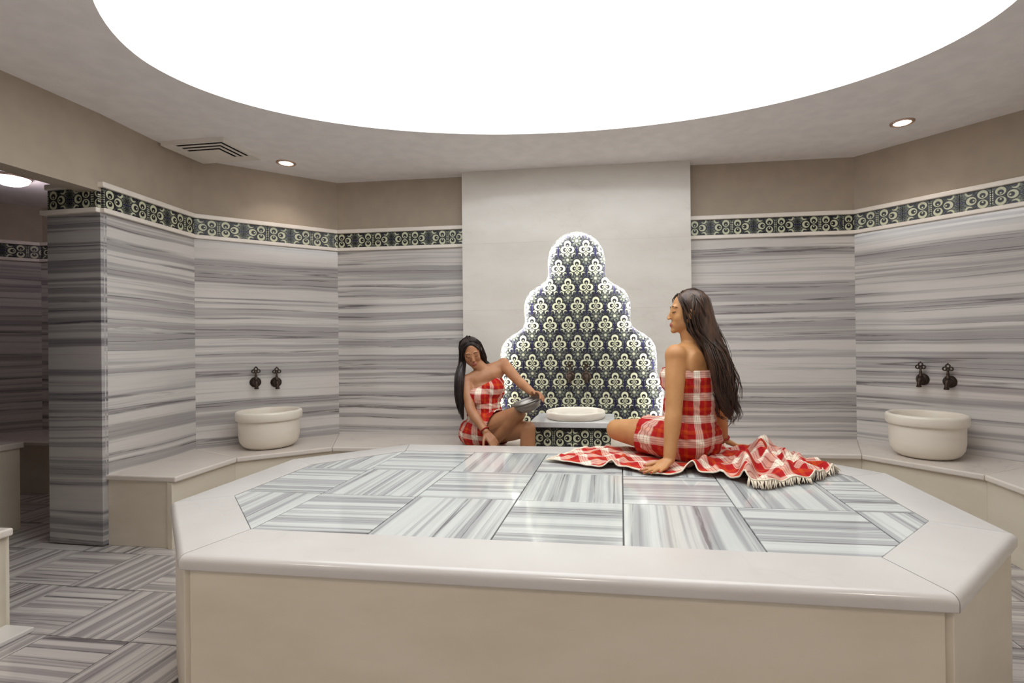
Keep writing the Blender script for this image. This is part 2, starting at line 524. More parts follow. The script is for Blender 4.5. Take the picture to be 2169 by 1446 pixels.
def clad(root, p0, p1, zb=-0.5, seams=(), stripe='wall_stripe', skip=None, e0=0.0, e1=0.0, phase=0, th=0.018, top_e=1.0, ext=0.0):
    """striped slabs, two mouldings and a row of glazed frieze tiles on the room face of a wall"""
    mw, L = wall_frame(p0, p1)
    spans = [(0.0, L)] if skip is None else [(0.0, skip[0]), (skip[1], L)]
    for a, b in spans:
        cuts = [a] + [s for s in seams if a < s < b] + [b]
        for u0, u1 in zip(cuts[:-1], cuts[1:]):
            me = box('marble_slab', 0.0003, (u1 - u0) * S - 0.0003 + (ext if u1 == L else 0.0), -th, 0.02, 0, (Z_FR1 + 0.02 - zb) * S, M[stripe])
            obj('marble_slab', me, root, mw @ Matrix.Translation((u0 * S, 0, zw(zb))), 0.0006, 1)
        for z0, z1, dep in ((Z_FR1, Z_FR2, 0.042), (Z_TOP1, Z_TOP2, 0.036)):
            k_ = 1.0 if z0 == Z_FR1 else top_e
            xa, xb = (a - (e0 * k_ if a == 0 else 0)) * S, (b + (e1 * k_ if b == L else 0)) * S
            me = box('moulding', xa, xb, -dep, 0.02, (z0 - z1) * S / 2, (z1 - z0) * S / 2, M['moulding'])
            obj('moulding', me, root, mw @ Matrix.Translation((0, 0, zw((z0 + z1) / 2))), 0.006, 3)
        W_ = 0.4115; u = a; k = phase; zc = (Z_FR2 + Z_TOP1) / 2
        while u < b - 0.02:
            w_ = min(W_, b - u)
            flip = k % 2 == 1
            o = bpy.data.objects.new('frieze_tile', frieze_mesh(w_))
            m2 = mw @ Matrix.Translation((u * S, -0.004, zw(zc)))
            if flip and w_ > W_ - 0.01:
                m2 = mw @ Matrix.Translation(((u + w_) * S, -0.004, zw(zc))) @ Matrix.Rotation(PI, 4, 'Y') @ Matrix.Translation((0, 0.0, 0))
            link(o, root, m2)
            u += W_; k += 1

def wall_prism(name, poly, z0, z1, label, mat='paint'):
    o = obj(name, prism(name, poly_t(poly), zw(z0), zw(z1), M[mat]))
    return tag(o, label, None, None, 'structure')

LN0, LN1 = (-4.72, 2.89), (-4.915, 4.765)
DL1 = (-3.062, 6.575); BR1 = (7.477, 6.807); DR1 = (9.30, 4.95)
o = wall_prism('wall_left', [LN0, LN1, (-5.65, 5.6), (-5.65, 2.92)], -ZF, CEIL + 0.4, 'short striped marble wall with pillar end left of the opening')
clad(o, LN0, LN1, -0.45, (), e0=0.05, phase=0)
mwp, Lp = wall_frame((-5.65, 2.92), LN0)
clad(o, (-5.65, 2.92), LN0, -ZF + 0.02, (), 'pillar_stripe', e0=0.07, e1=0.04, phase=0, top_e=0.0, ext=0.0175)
o = wall_prism('wall_corner_left', [LN1, DL1, (-3.3, 7.2), (-5.4, 5.2)], -ZF, CEIL + 0.4, 'diagonal striped marble wall behind the left stone basin')
clad(o, LN1, DL1, -0.45, (), phase=1)
o = wall_prism('wall_back', [DL1, BR1, (7.9, 7.4), (-3.4, 7.2)], -ZF, CEIL + 0.4, 'back wall of striped marble with a blue frieze')
mwb, LB = wall_frame(DL1, BR1)
clad(o, DL1, BR1, -0.45, (), skip=(2.86, 7.43), phase=0)
o = wall_prism('wall_corner_right', [BR1, DR1, (9.9, 5.2), (7.7, 7.4)], -ZF, CEIL + 0.4, 'diagonal striped marble wall behind the right stone basin')
clad(o, BR1, DR1, -0.45, (), phase=1)
o = wall_prism('wall_right', [DR1, (9.30, -5.5), (9.9, -5.5), (9.9, 5.2)], -ZF, CEIL + 0.4, 'right wall of striped marble beyond the frame')
clad(o, DR1, (9.30, -5.5), -0.45, (2.2, 4.4, 6.6, 8.8), phase=0)
o = wall_prism('wall_front', [(9.9, -5.5), (-13.6, -5.5), (-13.6, -6.0), (9.9, -6.0)], -ZF, CEIL + 0.4, 'plain pale wall behind the camera', 'ceiling')
o = wall_prism('wall_left_near', [(-4.75, -5.5), (-4.75, 0.83), (-5.65, 0.83), (-5.65, -5.5)], -ZF, CEIL + 0.4, 'near left wall before the opening')
clad(o, (-4.75, -5.5), (-4.75, 0.83), -0.45, (2.2, 4.4), phase=0)
o = wall_prism('wall_lintel_left', [(-4.715, 0.8), (-4.715, 2.888), (-5.06, 2.888), (-5.06, 0.8)], 3.83, CEIL + 0.4, 'beige lintel over the opening on the left')
# side room beyond the opening
o = wall_prism('wall_side_back', [(-10.5, 6.5), (-5.3, 6.5), (-5.3, 7.1), (-10.9, 7.1)], -ZF, CEIL + 0.4, 'dim striped marble wall of the side room')
clad(o, (-10.5, 6.5), (-5.66, 6.5), -0.45, (1.2, 3.0), phase=1)
o = wall_prism('wall_side_corner', [(-13.0, 4.0), (-10.5, 6.5), (-10.9, 7.1), (-13.6, 4.4)], -ZF, CEIL + 0.4, 'dim diagonal striped wall of the side room')
clad(o, (-13.0, 4.0), (-10.5, 6.5), -0.45, (1.6,), phase=0)
o = wall_prism('wall_side_left', [(-13.0, -5.5), (-13.0, 4.0), (-13.6, 4.4), (-13.6, -5.5)], -ZF, CEIL + 0.4, 'far left wall of the side room')

# ------------------------------------------------------------------ ceiling with the oval opening
OCX, OCY, ORX, ORY, OROT = 2.174, 2.034, 4.95, 2.70, 0.0429
ORN = 3.13  # unseen near half of the oval, made fuller to add light
NO = 128
def to_rect(a, x0=-5.3, x1=9.9, y0=-6.0, y1=7.5):
    dx, dy = math.cos(a), math.sin(a); t = 1e9
    if dx > 1e-9: t = min(t, (x1 - OCX) / dx)
    if dx < -1e-9: t = min(t, (x0 - OCX) / dx)
    if dy > 1e-9: t = min(t, (y1 - OCY) / dy)
    if dy < -1e-9: t = min(t, (y0 - OCY) / dy)
    return (OCX + dx * t, OCY + dy * t)
def oval_pt(a, k=1.0):
    """egg: a half ellipse at the far side, a fuller half towards the camera"""
    c, s_ = math.cos(a), math.sin(a)
    if s_ >= 0: x, y = ORX * c, ORY * s_
    else:
        n_ = 1.8
        x, y = ORX * math.copysign(abs(c) ** (2 / n_), c), -ORN * abs(s_) ** (2 / n_)
    x, y = x * k, y * k
    return (OCX + x * math.cos(OROT) - y * math.sin(OROT), OCY + x * math.sin(OROT) + y * math.cos(OROT))
ring_ = []
for i in range(NO): ring_.append(oval_pt(2 * PI * i / NO))
def ang_of(p): return math.atan2(p[1] - OCY, p[0] - OCX) % (2 * PI)
spokes = [(ang_of(p), p, None) for p in ring_]
for cx, cy in ((-5.3, -6.0), (-5.3, 7.5), (9.9, -6.0), (9.9, 7.5)):
    ac = ang_of((cx, cy)); k = min(range(len(spokes)), key=lambda i: abs(spokes[i][0] - ac)); spokes[k] = (spokes[k][0], spokes[k][1], (cx, cy))
spokes.sort(key=lambda q: q[0])
V, Fc = [], []
zc0, zc1 = zw(CEIL), zw(CEIL + 0.35)
for a, p, q in spokes:
    q = q or to_rect(a)
    V += [(p[0] * S, p[1] * S, zc0), (q[0] * S, q[1] * S, zc0), (p[0] * S, p[1] * S, zc1), (q[0] * S, q[1] * S, zc1)]
n = len(spokes)
for i in range(n):
    j = (i + 1) % n
    A, B = 4 * i, 4 * j
    Fc += [(A, A + 1, B + 1, B), (A, B, B + 2, A + 2), (A + 2, B + 2, B + 3, A + 3), (A + 1, A + 3, B + 3, B + 1)]
ceil = obj('ceiling', mesh('ceiling', V, Fc, M['ceiling']))
tag(ceil, 'white dropped ceiling around the big oval light', None, None, 'structure')
ceil2 = obj('ceiling_side', box('ceiling_side', -13.6 * S, -5.3 * S, -6 * S, 7.1 * S, zw(4.80), zw(5.5), M['ceiling']))
tag(ceil2, 'low ceiling of the side room', None, None, 'structure')

lp = thing('oval_ceiling_light', T(OCX, OCY, CEIL + 0.35), 'huge glowing white oval light set into the ceiling', 'ceiling light')
pts = [oval_pt(2 * PI * i / NO, 1.002) for i in range(NO)]
obj('glowing_panel', prism('glowing_panel', poly_t(pts), zw(CEIL + 0.26), zw(CEIL + 0.36), M['oval_glow']), lp)

def downlight(x, y, label, watts=SPOT_W):
    r = thing('downlight', T(x, y, CEIL), label, 'ceiling light', None)
    me = lathe('ring', [(0.072, 0.0), (0.072, -0.005), (0.066, -0.009), (0.054, -0.009), (0.050, 0.0), (0.050, 0.004), (0.072, 0.004)], M['chrome'], 40)
    obj('ring', me, r, WM[r.name])
    me = lathe('lens', [(0.0, -0.013), (0.025, -0.0125), (0.043, -0.008), (0.049, 0.0), (0.049, 0.003)], M['spot_glow'], 32)
    obj('lens', me, r, WM[r.name])
    l = bpy.data.lights.new('spot', 'SPOT'); l.energy = watts; l.color = (1.0, 0.88, 0.78)
    l.spot_size = math.radians(120); l.spot_blend = 0.6; l.shadow_soft_size = 0.03
    lo = bpy.data.objects.new('spot', l); link(lo, r, WM[r.name] @ Matrix.Translation((0, 0, -0.03)))
downlight(-3.337, 5.25, 'round downlight near the ceiling vent on the left')
downlight(7.557, 5.243, 'round downlight in the ceiling on the right')
for x, y, q in ((-2.6, -4.3, 'left'), (2.2, -4.9, 'middle'), (7.0, -4.3, 'right')):  # unseen fill lamps, added to brighten the platform's front face
    downlight(x, y, 'added fill downlight behind the camera, ' + q + ' one of three', REAR_FILL_W)

# ceiling vent: plate with three L shaped slots
vr = thing('ceiling_vent', T(-4.18, 4.42, CEIL), 'square white air vent with slots in the left corner of the ceiling', 'vent')
x0, x1, y0, y1 = -4.76, -3.57, 3.95, 4.86
zv0, zv1 = zw(4.93), zw(CEIL)
obj('backing', box('backing', (x0 + .04) * S, (x1 - .04) * S, (y0 + .04) * S, (y1 - .04) * S, zv0 + 0.02, zv1, M['black']), vr)
def ell(xr, yn, wdt, xl, yf):
    return [(xl, yn), (xr, yn), (xr, yf), (xr - wdt, yf), (xr - wdt, yn + wdt), (xl, yn + wdt)]
g = 0.062
bounds = [(x1, y0), (x1 - 0.125, y0 + 0.10), (x1 - 0.245, y0 + 0.215), (x1 - 0.365, y0 + 0.33)]
for k in range(3):
    (xa, ya), (xb, yb) = bounds[k], bounds[k + 1]
    obj('blade', prism('blade', poly_t([(x0, ya), (xa, ya), (xa, y1), (xb + g, y1), (xb + g, yb - g), (x0, yb - g)]), zv0, zv0 + 0.003, M['vent']), vr)
obj('blade', prism('blade', poly_t([(x0, bounds[3][1]), (bounds[3][0], bounds[3][1]), (bounds[3][0], y1), (x0, y1)]), zv0, zv0 + 0.003, M['vent']), vr)
# slots do not run out to the plate's edge
obj('end_plate', box('end_plate', x0 * S, (x0 + 0.24) * S, (y0 + 0.03) * S, (y1 - 0.01) * S, zv0 - 0.001, zv0 + 0.003, M['vent']), vr)
obj('end_plate', box('end_plate', (x1 - 0.42) * S, (x1 - 0.03) * S, (y1 - 0.22) * S, y1 * S, zv0 - 0.001, zv0 + 0.003, M['vent']), vr)
for a, b, c, d in ((x0, x1, y0, y0 + .03), (x0, x1, y1 - .03, y1), (x0, x0 + .03, y0 + .03, y1 - .03), (x1 - .03, x1, y0 + .03, y1 - .03)):
    obj('frame_side', box('frame_side', a * S, b * S, c * S, d * S, zv0 + 0.0032, zv1, M['vent']), vr)

# ------------------------------------------------------------------ benches
ZB = -0.425
def bench(label, outer, inn, floor_z=-ZF, riser_gap=0.06, loc=None, closed_ends=True, seat_cuts=True, group=None):
    """outer: wall side points, inn: front points (same count); one seat slab and one riser panel per segment"""
    r = thing('marble_bench', T(*(loc or inn[0]), -ZF), label, 'bench', group)
    for k in range(len(inn) - 1):
        q = [outer[k], outer[k + 1], inn[k + 1], inn[k]]
        obj('seat_slab', prism('seat_slab', poly_t(q), zw(ZB - 0.085), zw(ZB), M['bench_marble']), r, None, 0.009, 3)
    for k in range(len(inn) - 1):
        a, b = Vector(inn[k] + (0,)), Vector(inn[k + 1] + (0,))
        oa, ob = Vector(outer[k] + (0,)), Vector(outer[k + 1] + (0,))
        da, db = (oa - a).normalized(), (ob - b).normalized()
        a2, b2 = a + da * riser_gap, b + db * riser_gap
        a3, b3 = a + da * 0.14, b + db * 0.14
        L = (b - a).length; m = max(1, round(L / 2.6))
        for s in range(m):
            f0, f1 = s / m, (s + 1) / m
            q = [a2.lerp(b2, f0), a2.lerp(b2, f1), a3.lerp(b3, f1), a3.lerp(b3, f0)]
            obj('riser_panel', prism('riser_panel', poly_t([(p.x, p.y) for p in q]), zw(floor_z), zw(ZB - 0.085), M['shaded_marble']), r, None, 0.0015, 1)
    if closed_ends:
        for e in ((0, 1), (-1, -2)):
            a, o_ = Vector(inn[e[0]] + (0,)), Vector(outer[e[0]] + (0,))
            nx = (Vector(inn[e[1]] + (0,)) - a).normalized()
            d = (o_ - a).normalized(); L = (o_ - a).length
            q = [a + d * riser_gap + nx * 0.03, a + d * (L - 0.01) + nx * 0.03, a + d * (L - 0.01) + nx * 0.1, a + d * riser_gap + nx * 0.1]
            obj('end_panel', prism('end_panel', poly_t([(p.x, p.y) for p in q]), zw(floor_z), zw(ZB - 0.085), M['shaded_marble']), r, None, 0.0015, 1)
    return r
def back_y(x): return 6.575 + (x + 3.062) * (6.807 - 6.575) / (7.477 + 3.062)
bench('long pale marble bench built around the back of the room under the basins',
      [(-4.69, 2.90), (-4.88, 4.75), (-3.05, 6.53), (7.46, 6.76), (9.25, 4.93), (9.25, -5.4)],
      [(-3.50, 2.89), (-3.55, 4.166), (-2.383, 5.15), (6.941, 5.365), (8.016, 4.175), (8.03, -5.4)])
bench('near pale marble bench end cut off by the left edge of the picture', [(-4.70, -5.4), (-4.70, 0.80)], [(-3.45, -5.4), (-3.45, 0.84)])
st = obj('plinth_step', box('plinth_step', -3.50 * S, -3.15 * S, -5.4 * S, 0.80 * S, 0.0, 0.02, M['white_marble']), None, None, 0.004, 2)
tag(st, 'low white marble step along the foot of the near left bench', 'step')
bench('dim marble bench in the side room under the dark wall', [(-12.3, 4.8), (-10.48, 6.46), (-5.7, 6.46)], [(-11.4, 3.9), (-9.25, 5.08), (-5.7, 5.08)], closed_ends=False)

sp = thing('stone_platform', T(-8.4, 1.7, -ZF), 'dim side room platform seen through the opening on the left', 'platform')
obj('top_slab', box('top_slab', -10.0 * S, -6.82 * S, 0.2 * S, 3.41 * S, zw(-0.16), zw(-0.06), M['bench_marble']), sp, None, 0.008, 3)
obj('body', box('body', -9.95 * S, -6.86 * S, 0.25 * S, 3.37 * S, zw(-ZF), zw(-0.16), M['shaded_marble']), sp)

# ------------------------------------------------------------------ central platform
IN = [(0.0, 0.0), (4.745, 0.0), (5.475, 0.80), (5.465, 2.20), (4.66, 3.03), (0.0, 3.02), (-0.84, 2.13), (-0.835, 0.83)]
OUT = [(-0.14, -0.545), (4.915, -0.525), (5.955, 0.56), (5.925, 2.39), (4.76, 3.585), (-0.14, 3.49), (-1.295, 2.41), (-1.285, 0.56)]
pf = thing('marble_platform', T(2.33, 1.5, -ZF), 'large octagonal marble platform with striped tile top and white border', 'platform')
obj('core', prism('core', poly_t([(o[0] * 0.97 + 2.33 * 0.03, o[1] * 0.97 + 1.5 * 0.03) for o in OUT]), zw(-ZF), zw(-0.035), M['grout']), pf)
for k in range(8):
    l = (k + 1) % 8
    def inset(a, b, t): return (a[0] + (b[0] - a[0]) * t, a[1] + (b[1] - a[1]) * t)
    e = 0.0012
    q = [OUT[k], OUT[l], IN[l], IN[k]]
    q = [inset(q[0], q[1], e), inset(q[1], q[0], e), inset(q[2], q[3], e), inset(q[3], q[2], e)]
    # rounded nosing on the outer edge: profile swept between the two ends
    dx, dy = OUT[l][0] - OUT[k][0], OUT[l][1] - OUT[k][1]; L = math.hypot(dx, dy)
    nx, ny = dy / L, -dx / L
    Vv = []; N_ = 7; rr = 0.05; th = 0.105
    prof = [(0.0, 0.0)]
    for s in range(N_):
        a = PI / 2 * s / (N_ - 1); prof.append((-rr + rr * math.sin(a), -rr + rr * math.cos(a)))
    for s in range(1, N_):
        a = PI / 2 * s / (N_ - 1); prof.append((-0.02 + 0.02 * math.cos(a), -th + 0.02 - 0.02 * math.sin(a)))
    prof = prof[1:]
    ring0, ring1 = [], []
    for e_, tgt, inn_ in ((q[0], ring0, q[3]), (q[1], ring1, q[2])):
        for off, z in prof:
            t = -off / 0.5
            p = (e_[0] + (inn_[0] - e_[0]) * t, e_[1] + (inn_[1] - e_[1]) * t)
            tgt.append(Vector((p[0] * S, p[1] * S, zw(z))))
        tgt.append(Vector((inn_[0] * S, inn_[1] * S, zw(-th)))); tgt.append(Vector((inn_[0] * S, inn_[1] * S, zw(0.0))))
    n_ = len(ring0)
    cen = sum(ring0 + ring1, Vector()) / (2 * n_); cen.z = zw(0.0)
    Vv = [v - cen for v in ring0 + ring1]
    Ff = [tuple(range(n_)), tuple(range(2 * n_ - 1, n_ - 1, -1))] + [(i, n_ + i, n_ + (i + 1) % n_, (i + 1) % n_) for i in range(n_)]
    me = mesh('border_slab', Vv, Ff, M['white_marble'])
    bm = bmesh.new(); bm.from_mesh(me); bmesh.ops.recalc_face_normals(bm, faces=bm.faces)
    for f in bm.faces: f.smooth = len(f.verts) == 4
    bm.to_mesh(me); bm.free()
    me.set_sharp_from_angle(angle=math.radians(35))
    obj('border_slab', me, pf, Matrix.Translation(cen))
    # side panel under it
    a, b = (OUT[k][0] - nx * 0.035, OUT[k][1] - ny * 0.035), (OUT[l][0] - nx * 0.035, OUT[l][1] - ny * 0.035)
    a = inset(a, b, 0.012); b = inset(b, a, 0.012)
    q = [a, b, (b[0] - nx * 0.06, b[1] - ny * 0.06), (a[0] - nx * 0.06, a[1] - ny * 0.06)]
    cx, cy = sum(p[0] for p in q) / 4 * S, sum(p[1] for p in q) / 4 * S
    me = prism('side_panel', poly_t(q), zw(-ZF), zw(-th - 0.004), M['shaded_marble'], (cx, cy, 0))
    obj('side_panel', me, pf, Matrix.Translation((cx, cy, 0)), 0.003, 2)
g = 0.006
for i in range(-1, 6):
    for j in range(0, 4):
        q = [(i + g, j + g), (i + 1 - g, j + g), (i + 1 - g, j + 1 - g), (i + g, j + 1 - g)]
        if j == 3: continue
        if j == 2: q = [(i + g, 2 + g), (i + 1 - g, 2 + g), (i + 1 - g, 3.02), (i + g, 3.02)]
        IN2 = [(2.33 + (p[0] - 2.33) * 0.998, 1.5 + (p[1] - 1.5) * 0.996) for p in IN]
        q = clip_convex(q, IN2)
        if len(q) < 3 or area(q) < 0.004: continue
        striped_tile(pf, poly_t(q), zw(-0.004), 0.014, (i + j) % 2 == 1, M['top_stripe'])

# ------------------------------------------------------------------ feature panel with the lit arch
PM = mwb                                   # back wall frame: x along, y into the wall, z up
PX0, PX1 = 2.865, 7.425
PXC = 5.19
PF = -0.30                                # face of the marble in front of the wall line
prof = [(0.0, 3.70), (0.16, 3.68), (0.31, 3.61), (0.44, 3.49), (0.53, 3.33), (0.57, 3.14), (0.57, 2.96), (0.565, 2.86), (0.60, 2.76), (0.70, 2.67), (0.82, 2.60),
        (0.94, 2.52), (1.02, 2.40), (1.06, 2.25), (1.06, 2.05), (1.05, 1.91), (1.09, 1.80), (1.20, 1.71), (1.34, 1.63), (1.45, 1.54), (1.53, 1.42), (1.56, 1.27), (1.565, 1.05),
        (1.565, 0.87), (1.60, 0.77), (1.66, 0.68), (1.69, 0.55), (1.685, 0.38), (1.66, 0.15), (1.63, -0.10), (1.60, -0.43)]
def cut_profile(zlo, zhi):
    out = []
    for (a, b) in zip(prof[:-1], prof[1:]):
        for zc in (zhi, zlo):
            pass
    pts = []
    for k, (x, z) in enumerate(prof):
        if k:
            px, pz = prof[k - 1]
            for zc in sorted((zlo, zhi), reverse=True):
                if pz > zc > z: pts.append((px + (x - px) * (pz - zc) / (pz - z), zc))
        if zlo <= z <= zhi: pts.append((x, z))
    return pts
fp = thing('feature_panel', PM @ Vector((PXC * S, PF * S, zw(-0.42))), 'tall white marble panel framing the lit tiled arch on the back wall', 'wall panel')
def panel_piece(poly, name='marble_slab'):
    n_ = len(poly)
    cx = sum(p[0] for p in poly) / n_; cz = sum(p[1] for p in poly) / n_
    v = [((x - cx) * S, 0.0, (z - cz) * S) for x, z in poly] + [((x - cx) * S, 0.025, (z - cz) * S) for x, z in poly]
    f = [tuple(range(n_)), tuple(range(2 * n_ - 1, n_ - 1, -1))] + [(i, n_ + i, n_ + (i + 1) % n_, (i + 1) % n_) for i in range(n_)]
    me = mesh(name, v, f, M['panel_marble'])
    bm = bmesh.new(); bm.from_mesh(me)
    bmesh.ops.triangulate(bm, faces=[q for q in bm.faces if len(q.verts) > 4])
    bmesh.ops.recalc_face_normals(bm, faces=bm.faces); bm.to_mesh(me); bm.free()
    return obj(name, me, fp, PM @ Matrix.Translation((cx * S, PF * S, zw(cz))))
ZJ1, ZJ2 = 3.52, 2.16
e = 0.0006
pr_ = cut_profile(ZJ1 + e, 9)
panel_piece([(PX0, ZJ1 + e)] + [(PXC - x, z) for x, z in reversed(pr_)][0:] + [(PXC + x, z) for x, z in pr_[1:]] + [(PX1, ZJ1 + e), (PX1, CEIL), (PX0, CEIL)])
for zlo, zhi in ((ZJ2 + e, ZJ1 - e), (-0.42, ZJ2 - e)):
    q = cut_profile(zlo, zhi)
    for sgn, xe in ((-1, PX0), (1, PX1)):
        panel_piece([(xe, zlo), (xe, zhi)] + [(PXC + sgn * x, z) for x, z in q])
# returns at the sides
for xe, w_ in ((PX0, 0.05), (PX1 - 0.05, 0.05)):
    me = box('side_return', 0, w_ * S, 0.0255, -PF * S + 0.0, 0, (CEIL + 0.42) * S, M['panel_marble'])
    obj('side_return', me, fp, PM @ Matrix.Translation((xe * S, PF * S, zw(-0.42))), 0.002, 1)
# glazed tiles behind the opening
TP = 0.376 * 2; TR = 0.386 * 2
PT_ME = box('glazed_tile', 0.0006, TP * S - 0.0006, -0.008, 0.0, 0.0006, TR * S - 0.0006, M['glaze_panel'])
for i in range(5):
    for j in range(6):
        x = PXC - TP * 2.5 + TP * i; z = -0.62 + TR * j
        xm = min(abs(x - PXC), abs(x + TP - PXC)) if not (x < PXC < x + TP) else 0
        zt = z
        lim = max([px for px, pz in prof if pz >= zt - 0.05] + [0])
        lim2 = max([px for px, pz in prof if zt - 0.1 <= pz <= zt + TR + 0.1] + [0])
        if xm > lim2 + 0.03 or z > 3.75: continue
        o = bpy.data.objects.new('glazed_tile', PT_ME)
        link(o, fp, PM @ Matrix.Translation((x * S, -0.012, zw(z))))
# light strip hidden behind the edge of the opening
path = [Vector(((PXC + s * (x + 0.04)) * S, PF * S + 0.036, zw(z + (0.04 if x < 0.3 else 0.0)))) for s, seq in ((-1, prof[::-1]), (1, prof[1:])) for x, z in seq]
me = tubes('light_strip', [(path, [0.006] * len(path))], M['led'], 6)
obj('light_strip', me, fp, PM)

# ------------------------------------------------------------------ wall fountain in front of the arch
fo = thing('wall_fountain', T(2.12, 5.9, ZB), 'marble wall fountain with tiled base under the arch', 'fountain')
FX0, FX1 = 1.36, 2.86; FZ = 0.075
fy0 = 5.24; fy1 = back_y(2.1) + PF - 0.01
BCX, BCY, BHR = 2.145, 5.80, 0.205 / S
def rect_ray(a, x0, x1, y0, y1, cx, cy):
    dx, dy = math.cos(a), math.sin(a); t = 1e9
    if dx > 1e-9: t = min(t, (x1 - cx) / dx)
    if dx < -1e-9: t = min(t, (x0 - cx) / dx)
    if dy > 1e-9: t = min(t, (y1 - cy) / dy)
    if dy < -1e-9: t = min(t, (y0 - cy) / dy)
    return cx + dx * t, cy + dy * t
an = sorted([2 * PI * i / 48 for i in range(48)] + [math.atan2(qy - BCY, qx - BCX) % (2 * PI) for qx in (FX0, FX1) for qy in (fy0, fy1)])
V, Fc = [], []
zt_, zb_ = zw(FZ), zw(FZ - 0.10)
for a in an:
    px, py = BCX + BHR * math.cos(a), BCY + BHR * math.sin(a); qx, qy = rect_ray(a, FX0, FX1, fy0, fy1, BCX, BCY)
    V += [(px * S, py * S, zt_), (qx * S, qy * S, zt_), (px * S, py * S, zb_), (qx * S, qy * S, zb_)]
for i in range(len(an)):
    A, B = 4 * i, 4 * ((i + 1) % len(an))
    Fc += [(A, A + 1, B + 1, B), (A + 2, B + 2, B + 3, A + 3), (A + 1, A + 3, B + 3, B + 1), (A, B, B + 2, A + 2)]
obj('counter_slab', mesh('counter_slab', V, Fc, M['fountain_marble']), fo, None, 0.005, 2)
for xa, xb, ya, yb in ((FX0 + 0.09, FX1 - 0.06, fy0 + 0.11, fy0 + 0.20), (FX0 + 0.09, FX0 + 0.18, fy0 + 0.20, fy1), (FX1 - 0.15, FX1 - 0.06, fy0 + 0.20, fy1)):
    obj('base_panel', box('base_panel', xa * S, xb * S, ya * S, yb * S, zw(ZB), zw(FZ - 0.10), M['shaded_marble']), fo)
bt = [FX0 + 0.09, FX1 - 0.06]
W_ = (bt[1] - bt[0]) / 2
zc = (ZB + FZ - 0.10) / 2
for k in range(4):
    w2 = (bt[1] - bt[0]) / 4
    me = box('base_tile', 0.001, 0.4115 * S * 0.84 - 0.001, -0.012, 0.0, -0.2 * S, 0.2 * S - 0.0005, M['glaze_frieze'])
    mw = Matrix.Translation(((bt[0] + w2 * k) * S, (fy0 + 0.11) * S - 0.002, zw(zc) + 0.001))
    if k % 2 == 0:
        mw = Matrix.Translation(((bt[0] + w2 * (k + 1)) * S, (fy0 + 0.11) * S - 0.002, zw(zc) + 0.001)) @ Matrix.Rotation(PI, 4, 'Y')
    obj('base_tile', me, fo, mw)
bs = obj('basin', lathe('basin', [(0.0, -0.105), (0.12, -0.10), (0.185, -0.06), (0.202, -0.015), (0.204, 0.0), (0.218, 0.002), (0.226, 0.02), (0.228, 0.046), (0.224, 0.054), (0.218, 0.057), (0.212, 0.054), (0.206, 0.044), (0.196, 0.0), (0.17, -0.055), (0.11, -0.085), (0.0, -0.09)][::1], M['basin_marble'], 56), fo, Matrix.Translation(T(2.145, 5.80, FZ) + Vector((0, 0, 0.001))))
obj('water', lathe('water', [(0.0, 0.018), (0.199, 0.018), (0.198, 0.014), (0.0, 0.014)], M['water'], 40), fo, Matrix.Translation(T(2.145, 5.80, FZ)))

# ------------------------------------------------------------------ stone basins
BP = [(0.0, 0.0), (0.135, 0.0), (0.160, 0.006), (0.185, 0.024), (0.204, 0.055), (0.212, 0.10), (0.214, 0.205), (0.214, 0.212), (0.226, 0.216), (0.231, 0.224), (0.232, 0.268), (0.228, 0.280), (0.218, 0.285),
      (0.206, 0.282), (0.200, 0.27), (0.192, 0.20), (0.17, 0.10), (0.11, 0.05), (0.0, 0.04)]
def basin(x, y, label):
    r = thing('stone_basin', T(x, y, ZB), label, 'basin', 'stone basins on the bench')
    obj('bowl', lathe('bowl', BP[:7] + BP[7:8], M['basin_marble'], 64), r, WM[r.name])
    obj('rim', lathe('rim', BP[7:], M['basin_marble'], 64), r, WM[r.name])
basin(-3.63, 5.11, 'round cream stone basin on the bench under the left pair of taps')
basin(7.92, 5.36, 'round cream stone basin on the bench under the right pair of taps')

